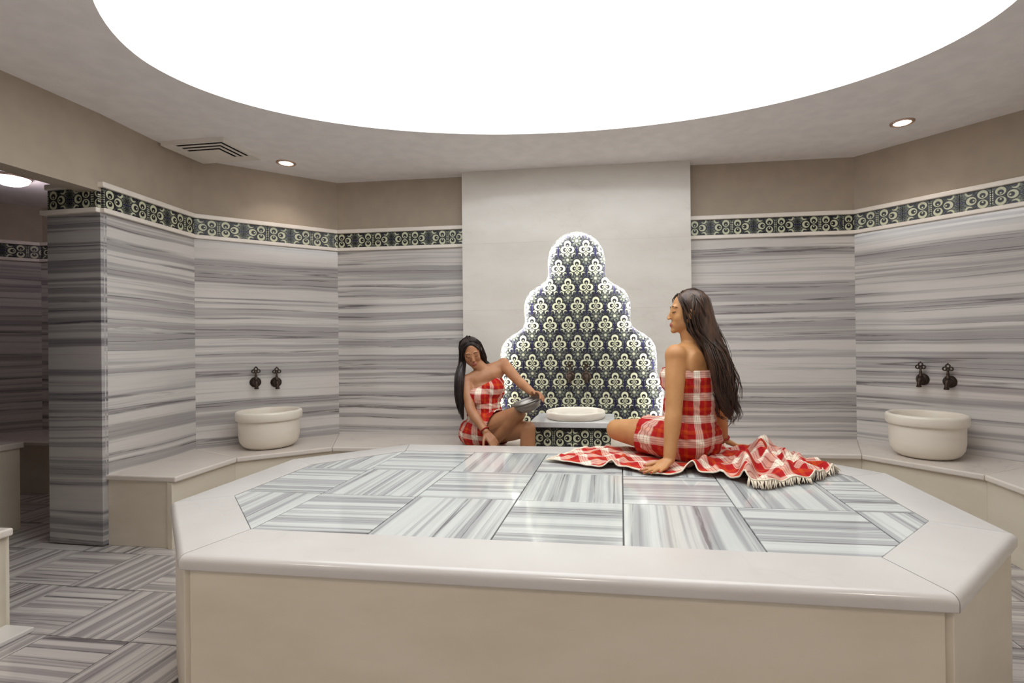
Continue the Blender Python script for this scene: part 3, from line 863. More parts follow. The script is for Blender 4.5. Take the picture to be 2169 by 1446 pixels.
# ------------------------------------------------------------------ bronze taps
def smooth_path(pts, n=18):
    out = []
    P_ = [pts[0]] + list(pts) + [pts[-1]]
    for i in range(1, len(P_) - 2):
        for k in range(n):
            t = k / n
            out.append(0.5 * ((2 * P_[i]) + (P_[i + 1] - P_[i - 1]) * t + (2 * P_[i - 1] - 5 * P_[i] + 4 * P_[i + 1] - P_[i + 2]) * t * t + (3 * P_[i] - P_[i - 1] - 3 * P_[i + 1] + P_[i + 2]) * t ** 3))
    out.append(pts[-1]); return out
TAP = {}
def tap_meshes():
    b = M['bronze']
    # local frame: x right, y into the wall, z up; origin where the tap meets the wall
    ros = lathe('rosette', [(0.0, 0.0), (0.040, 0.0), (0.042, 0.005), (0.034, 0.011), (0.030, 0.016), (0.018, 0.020), (0.0, 0.021)], b, 28)
    for v in ros.vertices: v.co = Vector((v.co.x, -v.co.z, v.co.y))
    p = smooth_path([Vector((0, 0.0, 0)), Vector((0, -0.03, 0.002)), Vector((0, -0.055, 0.0)), Vector((0, -0.072, -0.018)), Vector((0, -0.076, -0.045))], 6)
    rad = [0.012 + 0.012 * math.sin(PI * min(1, i / (len(p) * 0.72))) for i in range(len(p))]
    for i in range(len(p) - 4, len(p)): rad[i] = 0.0135
    body = tubes('body', [(p, rad)], b, 14)
    stem = lathe('stem', [(0.0, -0.02), (0.016, -0.015), (0.018, 0.0), (0.012, 0.012), (0.008, 0.02), (0.010, 0.028), (0.007, 0.034), (0.006, 0.05), (0.0, 0.052)], b, 18)
    rings = []
    for cx, cz, r in ((0, 0.052, 0.012), (-0.017, 0.034, 0.012), (0.017, 0.034, 0.012), (0, 0.030, 0.010)):
        pts = [Vector((cx + r * math.cos(2 * PI * k / 18), 0, cz + r * math.sin(2 * PI * k / 18))) for k in range(19)]
        rings.append((pts, [0.0048] * 19))
    rings.append(([Vector((0, 0, -0.005)), Vector((0, 0, 0.025))], [0.006, 0.005]))
    rings.append(([Vector((0, 0, 0.062)), Vector((0, 0, 0.074))], [0.007, 0.003]))
    hnd = tubes('handle', rings, b, 8)
    sp_ = lathe('spout_collar', [(0.0, 0.004), (0.016, 0.004), (0.017, 0.0), (0.015, -0.006), (0.010, -0.006), (0.009, 0.0)], b, 18)
    return ros, body, stem, hnd, sp_
TM = tap_meshes()
def tap(mw, label, group):
    r = bpy.data.objects.new('bronze_tap', None); r.empty_display_size = 0.05
    link(r, None, mw); tag(r, label, 'tap', group)
    ros, body, stem, hnd, spc = TM
    for nm, me, off in (('rosette', ros, (0, 0, 0)), ('body', body, (0, 0, 0)), ('stem', stem, (0, -0.042, 0.026)), ('handle', hnd, (0, -0.042, 0.056)), ('spout_collar', spc, (0, -0.076, -0.046))):
        obj(nm, me, r, mw @ Matrix.Translation(off))
    return r
mdl, _ = wall_frame(LN1, DL1); mdr, _ = wall_frame(BR1, DR1)
def on_frame(m, x, y, z, off=-0.018):
    # nearest point of the wall frame to plan point (x, y)
    q = m.inverted() @ Vector((x * S, y * S, zw(z)))
    return m @ Matrix.Translation((q.x, off, q.z))
tap(on_frame(mdl, -4.19, 5.45, 0.77), 'left hand bronze tap above the left stone basin', 'bronze taps')
tap(on_frame(mdl, -3.93, 5.705, 0.75), 'right hand bronze tap above the left stone basin', 'bronze taps')
tap(on_frame(mdr, 8.255, 6.03, 0.78), 'left hand bronze tap above the right stone basin', 'bronze taps')
tap(on_frame(mdr, 8.53, 5.755, 0.76), 'right hand bronze tap above the right stone basin', 'bronze taps')
TY = -0.012 - 0.008
for px, lab in ((5.03, 'left hand bronze tap on the tiled arch above the fountain'), (5.36, 'right hand bronze tap on the tiled arch above the fountain')):
    mw = PM @ Matrix.Translation((px * S, TY, zw(0.80)))
    tap(mw, lab, 'bronze taps')
    q = mw @ Vector((0, -0.076, -0.05))
    zz = T(0, 0, FZ).z + 0.019
    pts = [q + Vector((0, -0.001 * k, -(q.z - zz) * k / 6)) for k in range(7)]
    c = pts[0].copy()
    me = tubes('water_stream', [([p - c for p in pts], [0.004, 0.0038, 0.0034, 0.0032, 0.003, 0.003, 0.0032])], M['water'], 8)
    o = obj('water_stream', me, None, Matrix.Translation(c))
    tag(o, 'thin water stream falling from the ' + ('left' if px < 5.2 else 'right') + ' fountain tap into the basin', 'water')

# ------------------------------------------------------------------ side room lamp
gl = thing('ceiling_lamp', T(-8.6, 4.52, 4.80), 'bright ceiling lamp in the side room at the left edge', 'ceiling light')
obj('shade', lathe('shade', [(0.0, -0.075), (0.06, -0.068), (0.10, -0.045), (0.115, -0.015), (0.115, 0.0)], M['globe'], 32), gl, WM[gl.name])
obj('collar', lathe('collar', [(0.118, 0.0), (0.122, -0.004), (0.122, -0.016), (0.116, -0.018), (0.115, 0.0)], M['chrome'], 32), gl, WM[gl.name])
l = bpy.data.lights.new('lamp', 'POINT'); l.energy = SIDE_W; l.color = (1.0, 0.82, 0.92); l.shadow_soft_size = 0.1
lo = bpy.data.objects.new('lamp', l); link(lo, gl, WM[gl.name] @ Matrix.Translation((0, 0, -0.2)))

# ------------------------------------------------------------------ people: closed shapes fused into one skin
def cap_geo(a, b, ra, rb, seg=16, rings=6):
    """closed tapered capsule"""
    d = b - a; L = d.length
    q = Vector((0, 0, 1)).rotation_difference(d.normalized() if L > 1e-9 else Vector((0, 0, 1)))
    v, f = [a + q @ Vector((0, 0, -ra))], []
    prof = [(ra * math.sin(PI / 2 * k / rings), -ra * math.cos(PI / 2 * k / rings)) for k in range(1, rings + 1)]
    prof += [(rb * math.cos(PI / 2 * k / rings), L + rb * math.sin(PI / 2 * k / rings)) for k in range(0, rings)]
    for r, z in prof:
        for i in range(seg):
            t = 2 * PI * i / seg; v.append(a + q @ Vector((r * math.cos(t), r * math.sin(t), z)))
    v.append(a + q @ Vector((0, 0, L + rb)))
    n = len(prof)
    for i in range(seg): f.append((0, 1 + (i + 1) % seg, 1 + i))
    for k in range(n - 1):
        for i in range(seg):
            j = (i + 1) % seg
            f.append((1 + k * seg + i, 1 + k * seg + j, 1 + (k + 1) * seg + j, 1 + (k + 1) * seg + i))
    e = 1 + (n - 1) * seg
    for i in range(seg): f.append((e + i, e + (i + 1) % seg, len(v) - 1))
    return v, f

def ell_geo(c, ax, seg=20, rings=12):
    """closed ellipsoid with three axis vectors"""
    v, f = [c - ax[2]], []
    for k in range(1, rings):
        p = PI * k / rings
        for i in range(seg):
            t = 2 * PI * i / seg
            v.append(c + ax[0] * (math.sin(p) * math.cos(t)) + ax[1] * (math.sin(p) * math.sin(t)) - ax[2] * math.cos(p))
    v.append(c + ax[2])
    for i in range(seg): f.append((0, 1 + (i + 1) % seg, 1 + i))
    for k in range(rings - 2):
        for i in range(seg):
            j = (i + 1) % seg
            f.append((1 + k * seg + i, 1 + k * seg + j, 1 + (k + 1) * seg + j, 1 + (k + 1) * seg + i))
    e = 1 + (rings - 2) * seg
    for i in range(seg): f.append((e + i, e + (i + 1) % seg, len(v) - 1))
    return v, f

class Blob:
    def __init__(s): s.p = []
    def cap(s, a, b, ra, rb=None): s.p.append(('c', Vector(a), Vector(b), ra, ra if rb is None else rb)); return s
    def chain(s, pts, rads):
        for i in range(len(pts) - 1): s.cap(pts[i], pts[i + 1], rads[i], rads[i + 1])
        return s
    def ell(s, c, rx, ry, rz, fr=None):
        fr = fr or (Vector((1, 0, 0)), Vector((0, 1, 0)), Vector((0, 0, 1)))
        s.p.append(('e', Vector(c), fr[0] * rx, fr[1] * ry, fr[2] * rz)); return s
    def build(s, name, mats, voxel=0.005, smooth=5, infl=0.0, smooth_f=0.5):
        V, Fc = [], []
        for q in s.p:
            if q[0] == 'c': v, f = cap_geo(q[1], q[2], q[3] + infl, q[4] + infl)
            else:
                ax = [a * ((a.length + infl) / a.length) for a in q[2:]]
                if ax[0].cross(ax[1]).dot(ax[2]) < 0: ax[0] = -ax[0]
                v, f = ell_geo(q[1], ax)
            b = len(V); V += v; Fc += [tuple(i + b for i in t) for t in f]
        me = mesh(name + '_raw', V, Fc, ())
        o = bpy.data.objects.new(name + '_raw', me); C.objects.link(o)
        r = o.modifiers.new('r', 'REMESH'); r.mode = 'VOXEL'; r.voxel_size = voxel
        if smooth:
            sm = o.modifiers.new('s', 'SMOOTH'); sm.factor = smooth_f; sm.iterations = smooth
        dg = bpy.context.evaluated_depsgraph_get(); dg.update()
        out = bpy.data.meshes.new_from_object(o.evaluated_get(dg))
        bpy.data.objects.remove(o); bpy.data.meshes.remove(me)
        out.name = name
        out.materials.clear()
        for m in mats: out.materials.append(m)
        out.polygons.foreach_set('use_smooth', [True] * len(out.polygons))
        return out

def relax(me, iters, spots):
    """Laplacian smoothing; spots = (centre, radius, share) keep detail around hands and face"""
    n = len(me.vertices); co = np.empty(n * 3); me.vertices.foreach_get('co', co); co = co.reshape(n, 3)
    ed = np.empty(len(me.edges) * 2, dtype=np.int64); me.edges.foreach_get('vertices', ed); ed = ed.reshape(-1, 2)
    i, j = np.r_[ed[:, 0], ed[:, 1]], np.r_[ed[:, 1], ed[:, 0]]
    deg = np.bincount(i, minlength=n).astype(float); deg[deg == 0] = 1
    w_ = np.full(n, 0.5)
    for c, rad, sh in spots:
        d = np.linalg.norm(co - np.array(c), axis=1)
        t = np.clip((d - rad * 0.75) / (rad * 0.25), 0, 1)
        w_ = np.minimum(w_, 0.5 * (sh + (1 - sh) * t))
    for _ in range(iters):
        av = np.stack([np.bincount(i, weights=co[j, k], minlength=n) for k in range(3)], 1) / deg[:, None]
        co = co + (av - co) * w_[:, None]
    me.vertices.foreach_set('co', co.ravel()); me.update()

def head_frame(c, fwd, up):
    f = Vector(fwd).normalized(); u = Vector(up); u = (u - f * u.dot(f)).normalized(); r = f.cross(u)
    return lambda x, y, z, c=Vector(c): c + r * x + f * y + u * z, (r, f, u)

def add_head(B, c, fwd, up, k=1.0):
    P, fr = head_frame(c, fwd, up)
    e = lambda x, y, z, a, b, d: B.ell(P(x * k, y * k, z * k), a * k, b * k, d * k, fr)
    e(0, -0.012, 0.032, 0.072, 0.090, 0.083)          # skull
    e(0, 0.030, 0.000, 0.062, 0.056, 0.080)           # face
    e(0, 0.034, -0.060, 0.048, 0.046, 0.044)          # jaw
    e(0, 0.066, -0.094, 0.019, 0.017, 0.016)          # chin
    for sx in (-1, 1):
        e(sx * 0.030, 0.046, -0.026, 0.030, 0.030, 0.036)      # cheek
        e(sx * 0.026, 0.0745, 0.026, 0.026, 0.010, 0.010)       # brow
        e(sx * 0.036, 0.020, -0.044, 0.024, 0.044, 0.040)       # jaw corner
        e(sx * 0.030, 0.0725, 0.006, 0.0145, 0.0125, 0.0095)   # eye with closed lid
        e(sx * 0.073, -0.006, -0.008, 0.008, 0.020, 0.030)     # ear
        e(sx * 0.010, 0.094, -0.034, 0.008, 0.009, 0.007)      # nostril
    B.cap(P(0, 0.080 * k, 0.012 * k), P(0, 0.095 * k, -0.026 * k), 0.007 * k, 0.0095 * k)   # nose
    e(0, 0.096, -0.031, 0.010, 0.010, 0.009)
    e(0, 0.081, -0.061, 0.020, 0.0105, 0.0055)        # upper lip
    e(0, 0.079, -0.0715, 0.017, 0.010, 0.0060)        # lower lip
    e(0, 0.070, -0.066, 0.024, 0.016, 0.018)          # mouth mound
    return P, fr

def paint_head(me, P, fr, k, lips=1, eye=2):
    """colour of lips and lashes: material by place on the face"""
    c0 = P(0, 0, 0); r, f, u = fr
    for p in me.polygons:
        d = p.center - c0
        if d.length > 0.15 * k: continue
        x, y, z = d.dot(r) / k, d.dot(f) / k, d.dot(u) / k
        if y > 0.070:
            if (x / 0.021) ** 2 + ((z + 0.066) / 0.0115) ** 2 < 1 and y > 0.078: p.material_index = lips

def add_brows(me, P, fr, k, root):
    """eyebrows and lash lines laid on the finished skin"""
    from mathutils.bvhtree import BVHTree
    t = BVHTree.FromPolygons([v.co for v in me.vertices], [tuple(p.vertices) for p in me.polygons])
    r, f, u = fr
    def on(x, z, off):
        h = t.ray_cast(P(x * k, 0.16 * k, z * k), -f)
        return (h[0] + f * off) if h[0] is not None else P(x * k, 0.08 * k, z * k)
    for sx in (-1, 1):
        q = [on(sx * x, z, 0.0006) for x, z in ((0.013, 0.0255), (0.020, 0.0285), (0.028, 0.0305), (0.036, 0.0300), (0.044, 0.0265), (0.049, 0.0225))]
        yield 'eyebrow', tubes('eyebrow', [(q, [0.0016, 0.0024, 0.0024, 0.0021, 0.0016, 0.0008])], [M['eye']], 6)
        q = [on(sx * x, z, 0.0008) for x, z in ((0.018, 0.0005), (0.023, -0.0022), (0.029, -0.0034), (0.036, -0.0026), (0.042, 0.0002), (0.0455, 0.0022))]
        yield 'eyelashes', tubes('eyelashes', [(q, [0.0010, 0.0014, 0.0016, 0.0017, 0.0016, 0.0008])], [M['eye']], 6)

def add_hand(B, wrist, fwd, up, thumb, curl=(0.1, 0.1, 0.1, 0.1), spread=0.12, k=1.0, thumb_curl=0.2, thumb_out=0.75, base=0.0):
    """palm, four jointed fingers and a thumb; thumb = +1 when the thumb is on the side fwd x up; returns finger tips"""
    f = Vector(fwd).normalized(); u = Vector(up); u = (u - f * u.dot(f)).normalized(); s = f.cross(u) * thumb
    w = Vector(wrist); tips = []
    off = (0.027, 0.009, -0.009, -0.026); pl = (0.086, 0.088, 0.083, 0.075)
    ln = ((0.040, 0.024, 0.019), (0.044, 0.028, 0.020), (0.041, 0.026, 0.019), (0.032, 0.019, 0.017))
    for i in range(4):
        kn = w + (f * pl[i] + s * off[i]) * k
        B.cap(w + s * (off[i] * 0.55 * k) + f * (0.012 * k), kn, 0.0135 * k, 0.0105 * k)
        d0 = (f + s * (spread * (1.2 - 0.8 * i))).normalized()
        p = kn; a = base
        rr = 0.0092 if i < 3 else 0.008
        for q, L in enumerate(ln[i]):
            a += curl[i] * (1.0, 1.1, 0.7)[q]
            d = d0 * math.cos(a) - u * math.sin(a)
            n = p + d * (L * k)
            B.cap(p, n, rr * k * (1.0 - 0.07 * q), rr * k * (0.94 - 0.09 * q)); p = n
        tips.append((p.copy(), d.copy()))
    B.cap(w + f * 0.03 * k, w + f * 0.072 * k + s * 0.004 * k, 0.017 * k, 0.013 * k)
    t0 = w + (f * 0.022 + s * 0.020 - u * 0.004) * k
    td = (f * (1 - thumb_out * 0.45) + s * thumb_out).normalized()
    t1 = t0 + td * 0.040 * k
    td2 = (td + f * 0.35 - u * thumb_curl).normalized(); t2 = t1 + td2 * 0.030 * k
    td3 = (td2 + f * 0.2 - u * thumb_curl).normalized(); t3 = t2 + td3 * 0.022 * k
    B.cap(t0, t1, 0.0150 * k, 0.0105 * k).cap(t1, t2, 0.0103 * k, 0.0092 * k).cap(t2, t3, 0.0092 * k, 0.0078 * k)
    tips.append((t3.copy(), td3.copy()))
    return tips

def cut_mesh(me, planes):
    bm = bmesh.new(); bm.from_mesh(me)
    for p, n in planes:
        g = bm.verts[:] + bm.edges[:] + bm.faces[:]
        bmesh.ops.bisect_plane(bm, geom=g, plane_co=p, plane_no=n, clear_outer=True, dist=1e-5)
    # keep the biggest island
    seen, best = set(), []
    for v in bm.verts:
        if v in seen: continue
        st, isl = [v], []
        seen.add(v)
        while st:
            x = st.pop(); isl.append(x)
            for e_ in x.link_edges:
                y = e_.other_vert(x)
                if y not in seen: seen.add(y); st.append(y)
        if len(isl) > len(best): best = isl
    keep = set(best)
    bmesh.ops.delete(bm, geom=[v for v in bm.verts if v not in keep], context='VERTS')
    bm.to_mesh(me); bm.free()
    me.polygons.foreach_set('use_smooth', [True] * len(me.polygons))

def wrinkle(me, amp, seed):
    """soft cloth folds running around the body"""
    nrm = [v.normal.copy() for v in me.vertices]
    for v, n_ in zip(me.vertices, nrm):
        c = v.co.copy()
        a = noise.noise(Vector((c.x * 9.0, c.y * 9.0, c.z * 26.0 + c.x * 14.0 + seed)))
        b = noise.noise(Vector((c.x * 22.0 + seed, c.y * 22.0, c.z * 12.0)))
        v.co = c + n_ * (amp * (max(0.0, 1.0 - abs(a) * 3.2) + 0.4 * b))
    me.update()

def wrap_uv(me, axis_p, axis_d, ref, rad=0.14):
    """cloth coordinates of a wrapped garment: around the body and along it"""
    d = Vector(axis_d).normalized(); a = Vector(ref); a = (a - d * a.dot(d)).normalized(); b = d.cross(a)
    uv = me.uv_layers.new(name='UVMap')
    for p in me.polygons:
        us = []
        for li in p.loop_indices:
            q = me.vertices[me.loops[li].vertex_index].co - Vector(axis_p)
            us.append([math.atan2(q.dot(b), q.dot(a)) * rad, q.dot(d)])
        if max(x[0] for x in us) - min(x[0] for x in us) > PI * rad:
            for x in us:
                if x[0] < 0: x[0] += 2 * PI * rad
        for li, x in zip(p.loop_indices, us): uv.data[li].uv = x

def solidify(o, t):
    m = o.modifiers.new('thickness', 'SOLIDIFY'); m.thickness = t; m.offset = 1.0
    return o

def catmull(pts, n):
    """n points spread along a smooth curve through pts"""
    P_ = [pts[0] * 2 - pts[1]] + list(pts) + [pts[-1] * 2 - pts[-2]]
    m = len(pts) - 1; out = []
    for k in range(n):
        g_ = k / (n - 1) * m; i = min(int(g_), m - 1); t = g_ - i
        a, b, c, d = P_[i:i + 4]
        out.append(0.5 * ((2 * b) + (c - a) * t + (2 * a - 5 * b + 4 * c - d) * t * t + (3 * b - a - 3 * c + d) * t ** 3))
    return out

def make_hair(name, core, guides, mat, n, seed, wave=0.006, r=0.0022, core_voxel=0.007):
    """core: Blob of hair volume; guides: list of (weight, [(point, spread)...]) swept by many strands"""
    rng = random.Random(seed)
    me = core.build(name, [mat], core_voxel, 4)
    V = [v.co.copy() for v in me.vertices]; Fc = [tuple(p.vertices) for p in me.polygons]
    tot = sum(g_[0] for g_ in guides)
    for w_, path in guides:
        cnt = max(1, int(n * w_ / tot)); nl = max(2, cnt // 9)
        locks = [(rng.uniform(0, 2 * PI), math.sqrt(rng.uniform(0.25, 1.0)) * rng.uniform(0.85, 1.08), rng.uniform(0, 6.28), rng.uniform(1.3, 2.3), rng.uniform(0.86, 1.02)) for _ in range(nl)]
        for _ in range(cnt):
            lk = rng.choice(locks)
            a = lk[0] + rng.gauss(0, 0.16); q = lk[1] + rng.gauss(0, 0.06)
            end = lk[4] + rng.uniform(-0.05, 0.03)
            pts = catmull([p for p, s_ in path], 15); sp_ = [path[min(int(k / 14 * (len(path) - 1) + 0.5), len(path) - 1)][1] for k in range(15)]
            # smooth the spread
            sp2 = []
            for k in range(15):
                g_ = k / 14 * (len(path) - 1); i = min(int(g_), len(path) - 2); t = g_ - i
                sp2.append(path[i][1] * (1 - t) + path[i + 1][1] * t)
            ph, fr_ = lk[2] + rng.gauss(0, 0.25), lk[3]
            line = []
            for k, p in enumerate(pts):
                d = (pts[min(k + 1, 14)] - pts[max(k - 1, 0)]).normalized()
                s1 = d.cross(Vector((0.2, 1, 0.1))).normalized(); s2 = d.cross(s1)
                R_ = sp2[k]
                if isinstance(R_, tuple): r1, r2 = R_
                else: r1 = r2 = R_
                o_ = s1 * (math.cos(a) * q * r1 + wave * math.sin(ph + fr_ * k * 0.7) * k / 14) + s2 * (math.sin(a) * q * r2 + wave * math.cos(ph + fr_ * k * 0.6) * k / 14)
                line.append(p + o_)
            m_ = max(4, int(15 * end)); line = line[:m_]
            rad = [r * (1.0 if k < m_ - 4 else (m_ - k) / 4.5) for k in range(m_)]
            v, f = tube_geo(line, rad, 4, len(V), True, 0.6); V += v; Fc += f
    me2 = mesh(name, V, Fc, [mat], True)
    bpy.data.meshes.remove(me)
    return me2

def child_mesh(name, me, root):
    """mesh given in world metres, hung under root"""
    o_ = WM[root.name].translation
    me.transform(Matrix.Translation(-o_))
    return obj(name, me, root, Matrix.Translation(o_))

def ring_band(name, c, d, r, t, mat, root):
    d = d.normalized(); a = d.cross(Vector((0, 0, 1)))
    if a.length < 0.1: a = d.cross(Vector((1, 0, 0)))
    a.normalize(); b = d.cross(a)
    pts = [c + (a * math.cos(2 * PI * k / 24) + b * math.sin(2 * PI * k / 24)) * r for k in range(25)]
    return child_mesh(name, tubes(name, [(pts, [t] * 25)], mat, 8), root)

def nails(me, tips, idx):
    for p in me.polygons:
        for t, d in tips:
            q = p.center - t
            if q.length < 0.014 and q.dot(d) > -0.004 and p.normal.z > 0.15: p.material_index = idx

# ---- woman on the platform, seen from behind, face in profile
def woman_platform():
    X = lambda x, y, z: T(x, y, z)
    r = Vector((0.64, 0.77, 0)).normalized(); f = Vector((-0.77, 0.64, 0)).normalized(); u = Vector((0, 0, 1)); fr = (r, f, u)
    pel = X(3.84, 2.89, 0.30)
    B = Blob()
    chest = X(3.89, 2.92, 1.02); waist = X(3.885, 2.91, 0.66)
    shL = X(3.66, 2.64, 1.30); shR = X(4.13, 3.20, 1.28)
    neck0 = X(3.885, 2.92, 1.40); headc = X(3.835, 2.90, 1.845)
    # trunk
    D = Blob()
    D.ell(pel + r * 0.0, 0.145, 0.118, 0.115, fr)
    for sx in (-1, 1): D.ell(pel + r * (0.064 * sx) - f * 0.034 - u * 0.018, 0.084, 0.088, 0.096, fr)
    D.cap(pel + u * 0.03, waist, 0.118, 0.104)
    D.ell(waist, 0.124, 0.098, 0.12, fr)
    D.ell(chest, 0.150, 0.108, 0.150, fr)
    D.cap(waist, chest, 0.11, 0.112)
    for sx in (-1, 1): D.ell(chest + r * (0.066 * sx) + f * 0.070 + u * 0.0, 0.055, 0.052, 0.06, fr)
    D.ell(waist + f * 0.032 - u * 0.02, 0.112, 0.10, 0.15, fr)
    hipL = pel - r * 0.085 + f * 0.02 - u * 0.01; hipR = pel + r * 0.085 + f * 0.02 - u * 0.02
    knL = X(2.93, 3.30, 0.285); knR = X(3.22, 3.50, 0.16)
    midL = hipL.lerp(knL, 0.55)
    D.chain([hipL, midL, hipL.lerp(knL, 0.8), knL], [0.094, 0.082, 0.070, 0.060])
    D.chain([hipR, hipR.lerp(knR, 0.6), knR], [0.088, 0.07, 0.055])
    B.p += list(D.p)
    # legs folded behind the near thigh
    anL = X(3.72, 3.42, 0.115); B.chain([knL, knL.lerp(anL, 0.35), anL], [0.056, 0.054, 0.034])
    B.chain([anL, X(3.92, 3.46, 0.10), X(4.06, 3.46, 0.07)], [0.034, 0.034, 0.022])
    anR = X(3.95, 3.62, 0.10); B.chain([knR, knR.lerp(anR, 0.35), anR], [0.052, 0.05, 0.034])
    B.chain([anR, X(4.15, 3.62, 0.09), X(4.3, 3.6, 0.07)], [0.034, 0.032, 0.02])
    # shoulders, neck
    up_c = X(3.89, 2.92, 1.22)
    B.ell(up_c, 0.172, 0.098, 0.115, fr); B.ell(neck0 - u * 0.03, 0.10, 0.066, 0.06, fr)
    B.cap(shL, shR, 0.052, 0.052)
    B.cap(neck0 - u * 0.03, shL, 0.056, 0.052); B.cap(neck0 - u * 0.03, shR, 0.056, 0.052)
    B.cap(neck0 - f * 0.01, headc + u * -0.045 - f * 0.0, 0.054, 0.050)
    for sx in (-1, 1): B.ell(up_c + r * (0.075 * sx) - f * 0.068 - u * 0.02, 0.06, 0.022, 0.085, fr)   # shoulder blades
    # arms
    elL = X(3.615, 2.46, 0.68); wrL = X(3.535, 2.275, 0.125)
    B.ell(shL + u * 0.004, 0.056, 0.056, 0.060)
    B.chain([shL, shL.lerp(elL, 0.45), elL], [0.052, 0.050, 0.041])
    B.chain([elL, elL.lerp(wrL, 0.3), wrL], [0.041, 0.043, 0.0275])
    elR = X(4.31, 3.40, 0.50); wrR = X(4.37, 3.50, 0.135)
    B.ell(shR, 0.055, 0.055, 0.058)
    B.chain([shR, shR.lerp(elR, 0.45), elR], [0.052, 0.048, 0.038])
    B.chain([elR, elR.lerp(wrR, 0.3), wrR], [0.039, 0.040, 0.026])
    tips = add_hand(B, wrL, Vector((-0.52, -0.62, -0.30)), Vector((-0.18, -0.22, 1)), 1, (0.0, 0.0, 0.0, 0.0), 0.2, 1.0, -0.12, 0.75, -0.30)
    tR = add_hand(B, wrR, Vector((0.86, 0.12, -0.40)), Vector((0.4, 0.1, 1)), -1, (0.02, 0.02, 0.02, 0.02), 0.15, 1.0, -0.12, 0.75, -0.36)
    P, hf = add_head(B, headc, Vector((-0.99, -0.12, 0.05)), Vector((0.05, 0.0, 1)), 1.0)
    root = thing('person', X(3.88, 2.90, 0.0), 'woman in profile with long wavy hair, red plaid wrap, sitting on the platform', 'person', None)
    me = B.build('body', [M['skin_a'], M['lips'], M['eye'], M['nails']], 0.0042, 0)
    relax(me, 22, [(wrL + Vector((-0.05, -0.06, -0.03)), 0.16, 0.14), (wrR + Vector((0.08, 0.0, -0.03)), 0.16, 0.14), (headc + Vector((-0.06, 0, -0.02)), 0.15, 0.32)])
    paint_head(me, P, hf, 1.0); nails(me, tips + tR, 3)
    brows = list(add_brows(me, P, hf, 1.0, root))
    child_mesh('body', me, root)
    for nm_, bm_ in brows: child_mesh(nm_, bm_, root)
    # wrap
    gm = D.build('wrap_dress', [M['plaid']], 0.007, 8, 0.013)
    hem = hipL.lerp(knL, 0.52)
    top = X(3.89, 2.92, 1.135)
    cut_mesh(gm, [(top, Vector((0.02, -0.02, 1))), (hem, (knL - hipL).normalized() + Vector((-0.1, 0.0, 0.12))), (X(0, 0, 0.012), Vector((0, 0, -1)))])
    wrinkle(gm, 0.006, 3.0)
    wrap_uv(gm, pel, Vector((0.0, 0, 1)), -f, 0.15)
    solidify(child_mesh('wrap_dress', gm, root), 0.005)
    # rolled upper hem
    # hair
    Hc = Blob(); r_, f_, u_ = hf
    Hc.ell(P(0, -0.024, 0.040), 0.084, 0.094, 0.086, hf)
    Hc.ell(P(0, -0.070, -0.03), 0.072, 0.050, 0.085, hf)
    g0 = [P(0.0, -0.075, 0.03), P(0.0, -0.105, -0.07), X(4.14, 2.76, 1.33), X(4.205, 2.70, 1.05), X(4.25, 2.68, 0.80), X(4.30, 2.68, 0.60), X(4.33, 2.70, 0.47)]
    Hc.cap(P(0, -0.040, 0.040), g0[2], 0.080, 0.054)
    Hc.chain([g0[1], g0[2], g0[3], g0[4], g0[5]], [0.058, 0.056, 0.054, 0.040, 0.016])
    def path(offs, spr, start): return [(start, spr[0])] + [(p + o_, s_) for p, o_, s_ in zip(g0[1:], offs, spr[1:])]
    Z0 = Vector((0, 0, 0))
    lf = -r_                                   # towards her left side = towards the camera
    near = hf[0] if hf[0].dot(cam.matrix_world.translation - headc) > 0 else -hf[0]
    guides = []
    guides.append((5, path([Z0] * 6, [0.03, 0.064, 0.080, 0.082, 0.072, 0.056, 0.036], P(0, -0.03, 0.09))))
    guides.append((3, path([near * 0.02] * 6, [0.03, 0.050, 0.058, 0.062, 0.056, 0.045, 0.03], P(0, 0.02, 0.105))))
    guides.append((3, [(P(0, 0.035, 0.10), 0.012), (P(0, -0.03, 0.118), 0.02), (P(0, -0.10, 0.07), 0.03), (g0[1] - f_ * 0.012, 0.04), (g0[2], 0.05), (g0[3] - f_ * 0.01, 0.045), (g0[4] - f_ * 0.012, 0.04), (g0[5] - f_ * 0.01, 0.03)]))
    for sx in (1, -1):
        s_ = near * sx
        guides.append((3, [(P(0, 0.045, 0.095), 0.010), (headc + s_ * 0.060 + f_ * 0.050 + u_ * 0.065, 0.014), (headc + s_ * 0.082 + f_ * 0.020 + u_ * 0.000, 0.018), (headc + s_ * 0.076 - f_ * 0.004 - u_ * 0.080, 0.022), (g0[2] + s_ * 0.03 + f_ * 0.03, 0.03), (g0[3] + s_ * 0.02 + f_ * 0.012, 0.03), (g0[4], 0.03)]))
        guides.append((3, [(P(0, 0.00, 0.115), 0.012), (headc + s_ * 0.072 - f_ * 0.02 + u_ * 0.065, 0.016), (headc + s_ * 0.078 - f_ * 0.055 - u_ * 0.01, 0.022), (headc + s_ * 0.06 - f_ * 0.08 - u_ * 0.10, 0.03), (g0[2] + s_ * 0.02, 0.04), (g0[3] + s_ * 0.015, 0.04), (g0[4] + s_ * 0.01, 0.035), (g0[5], 0.03)]))
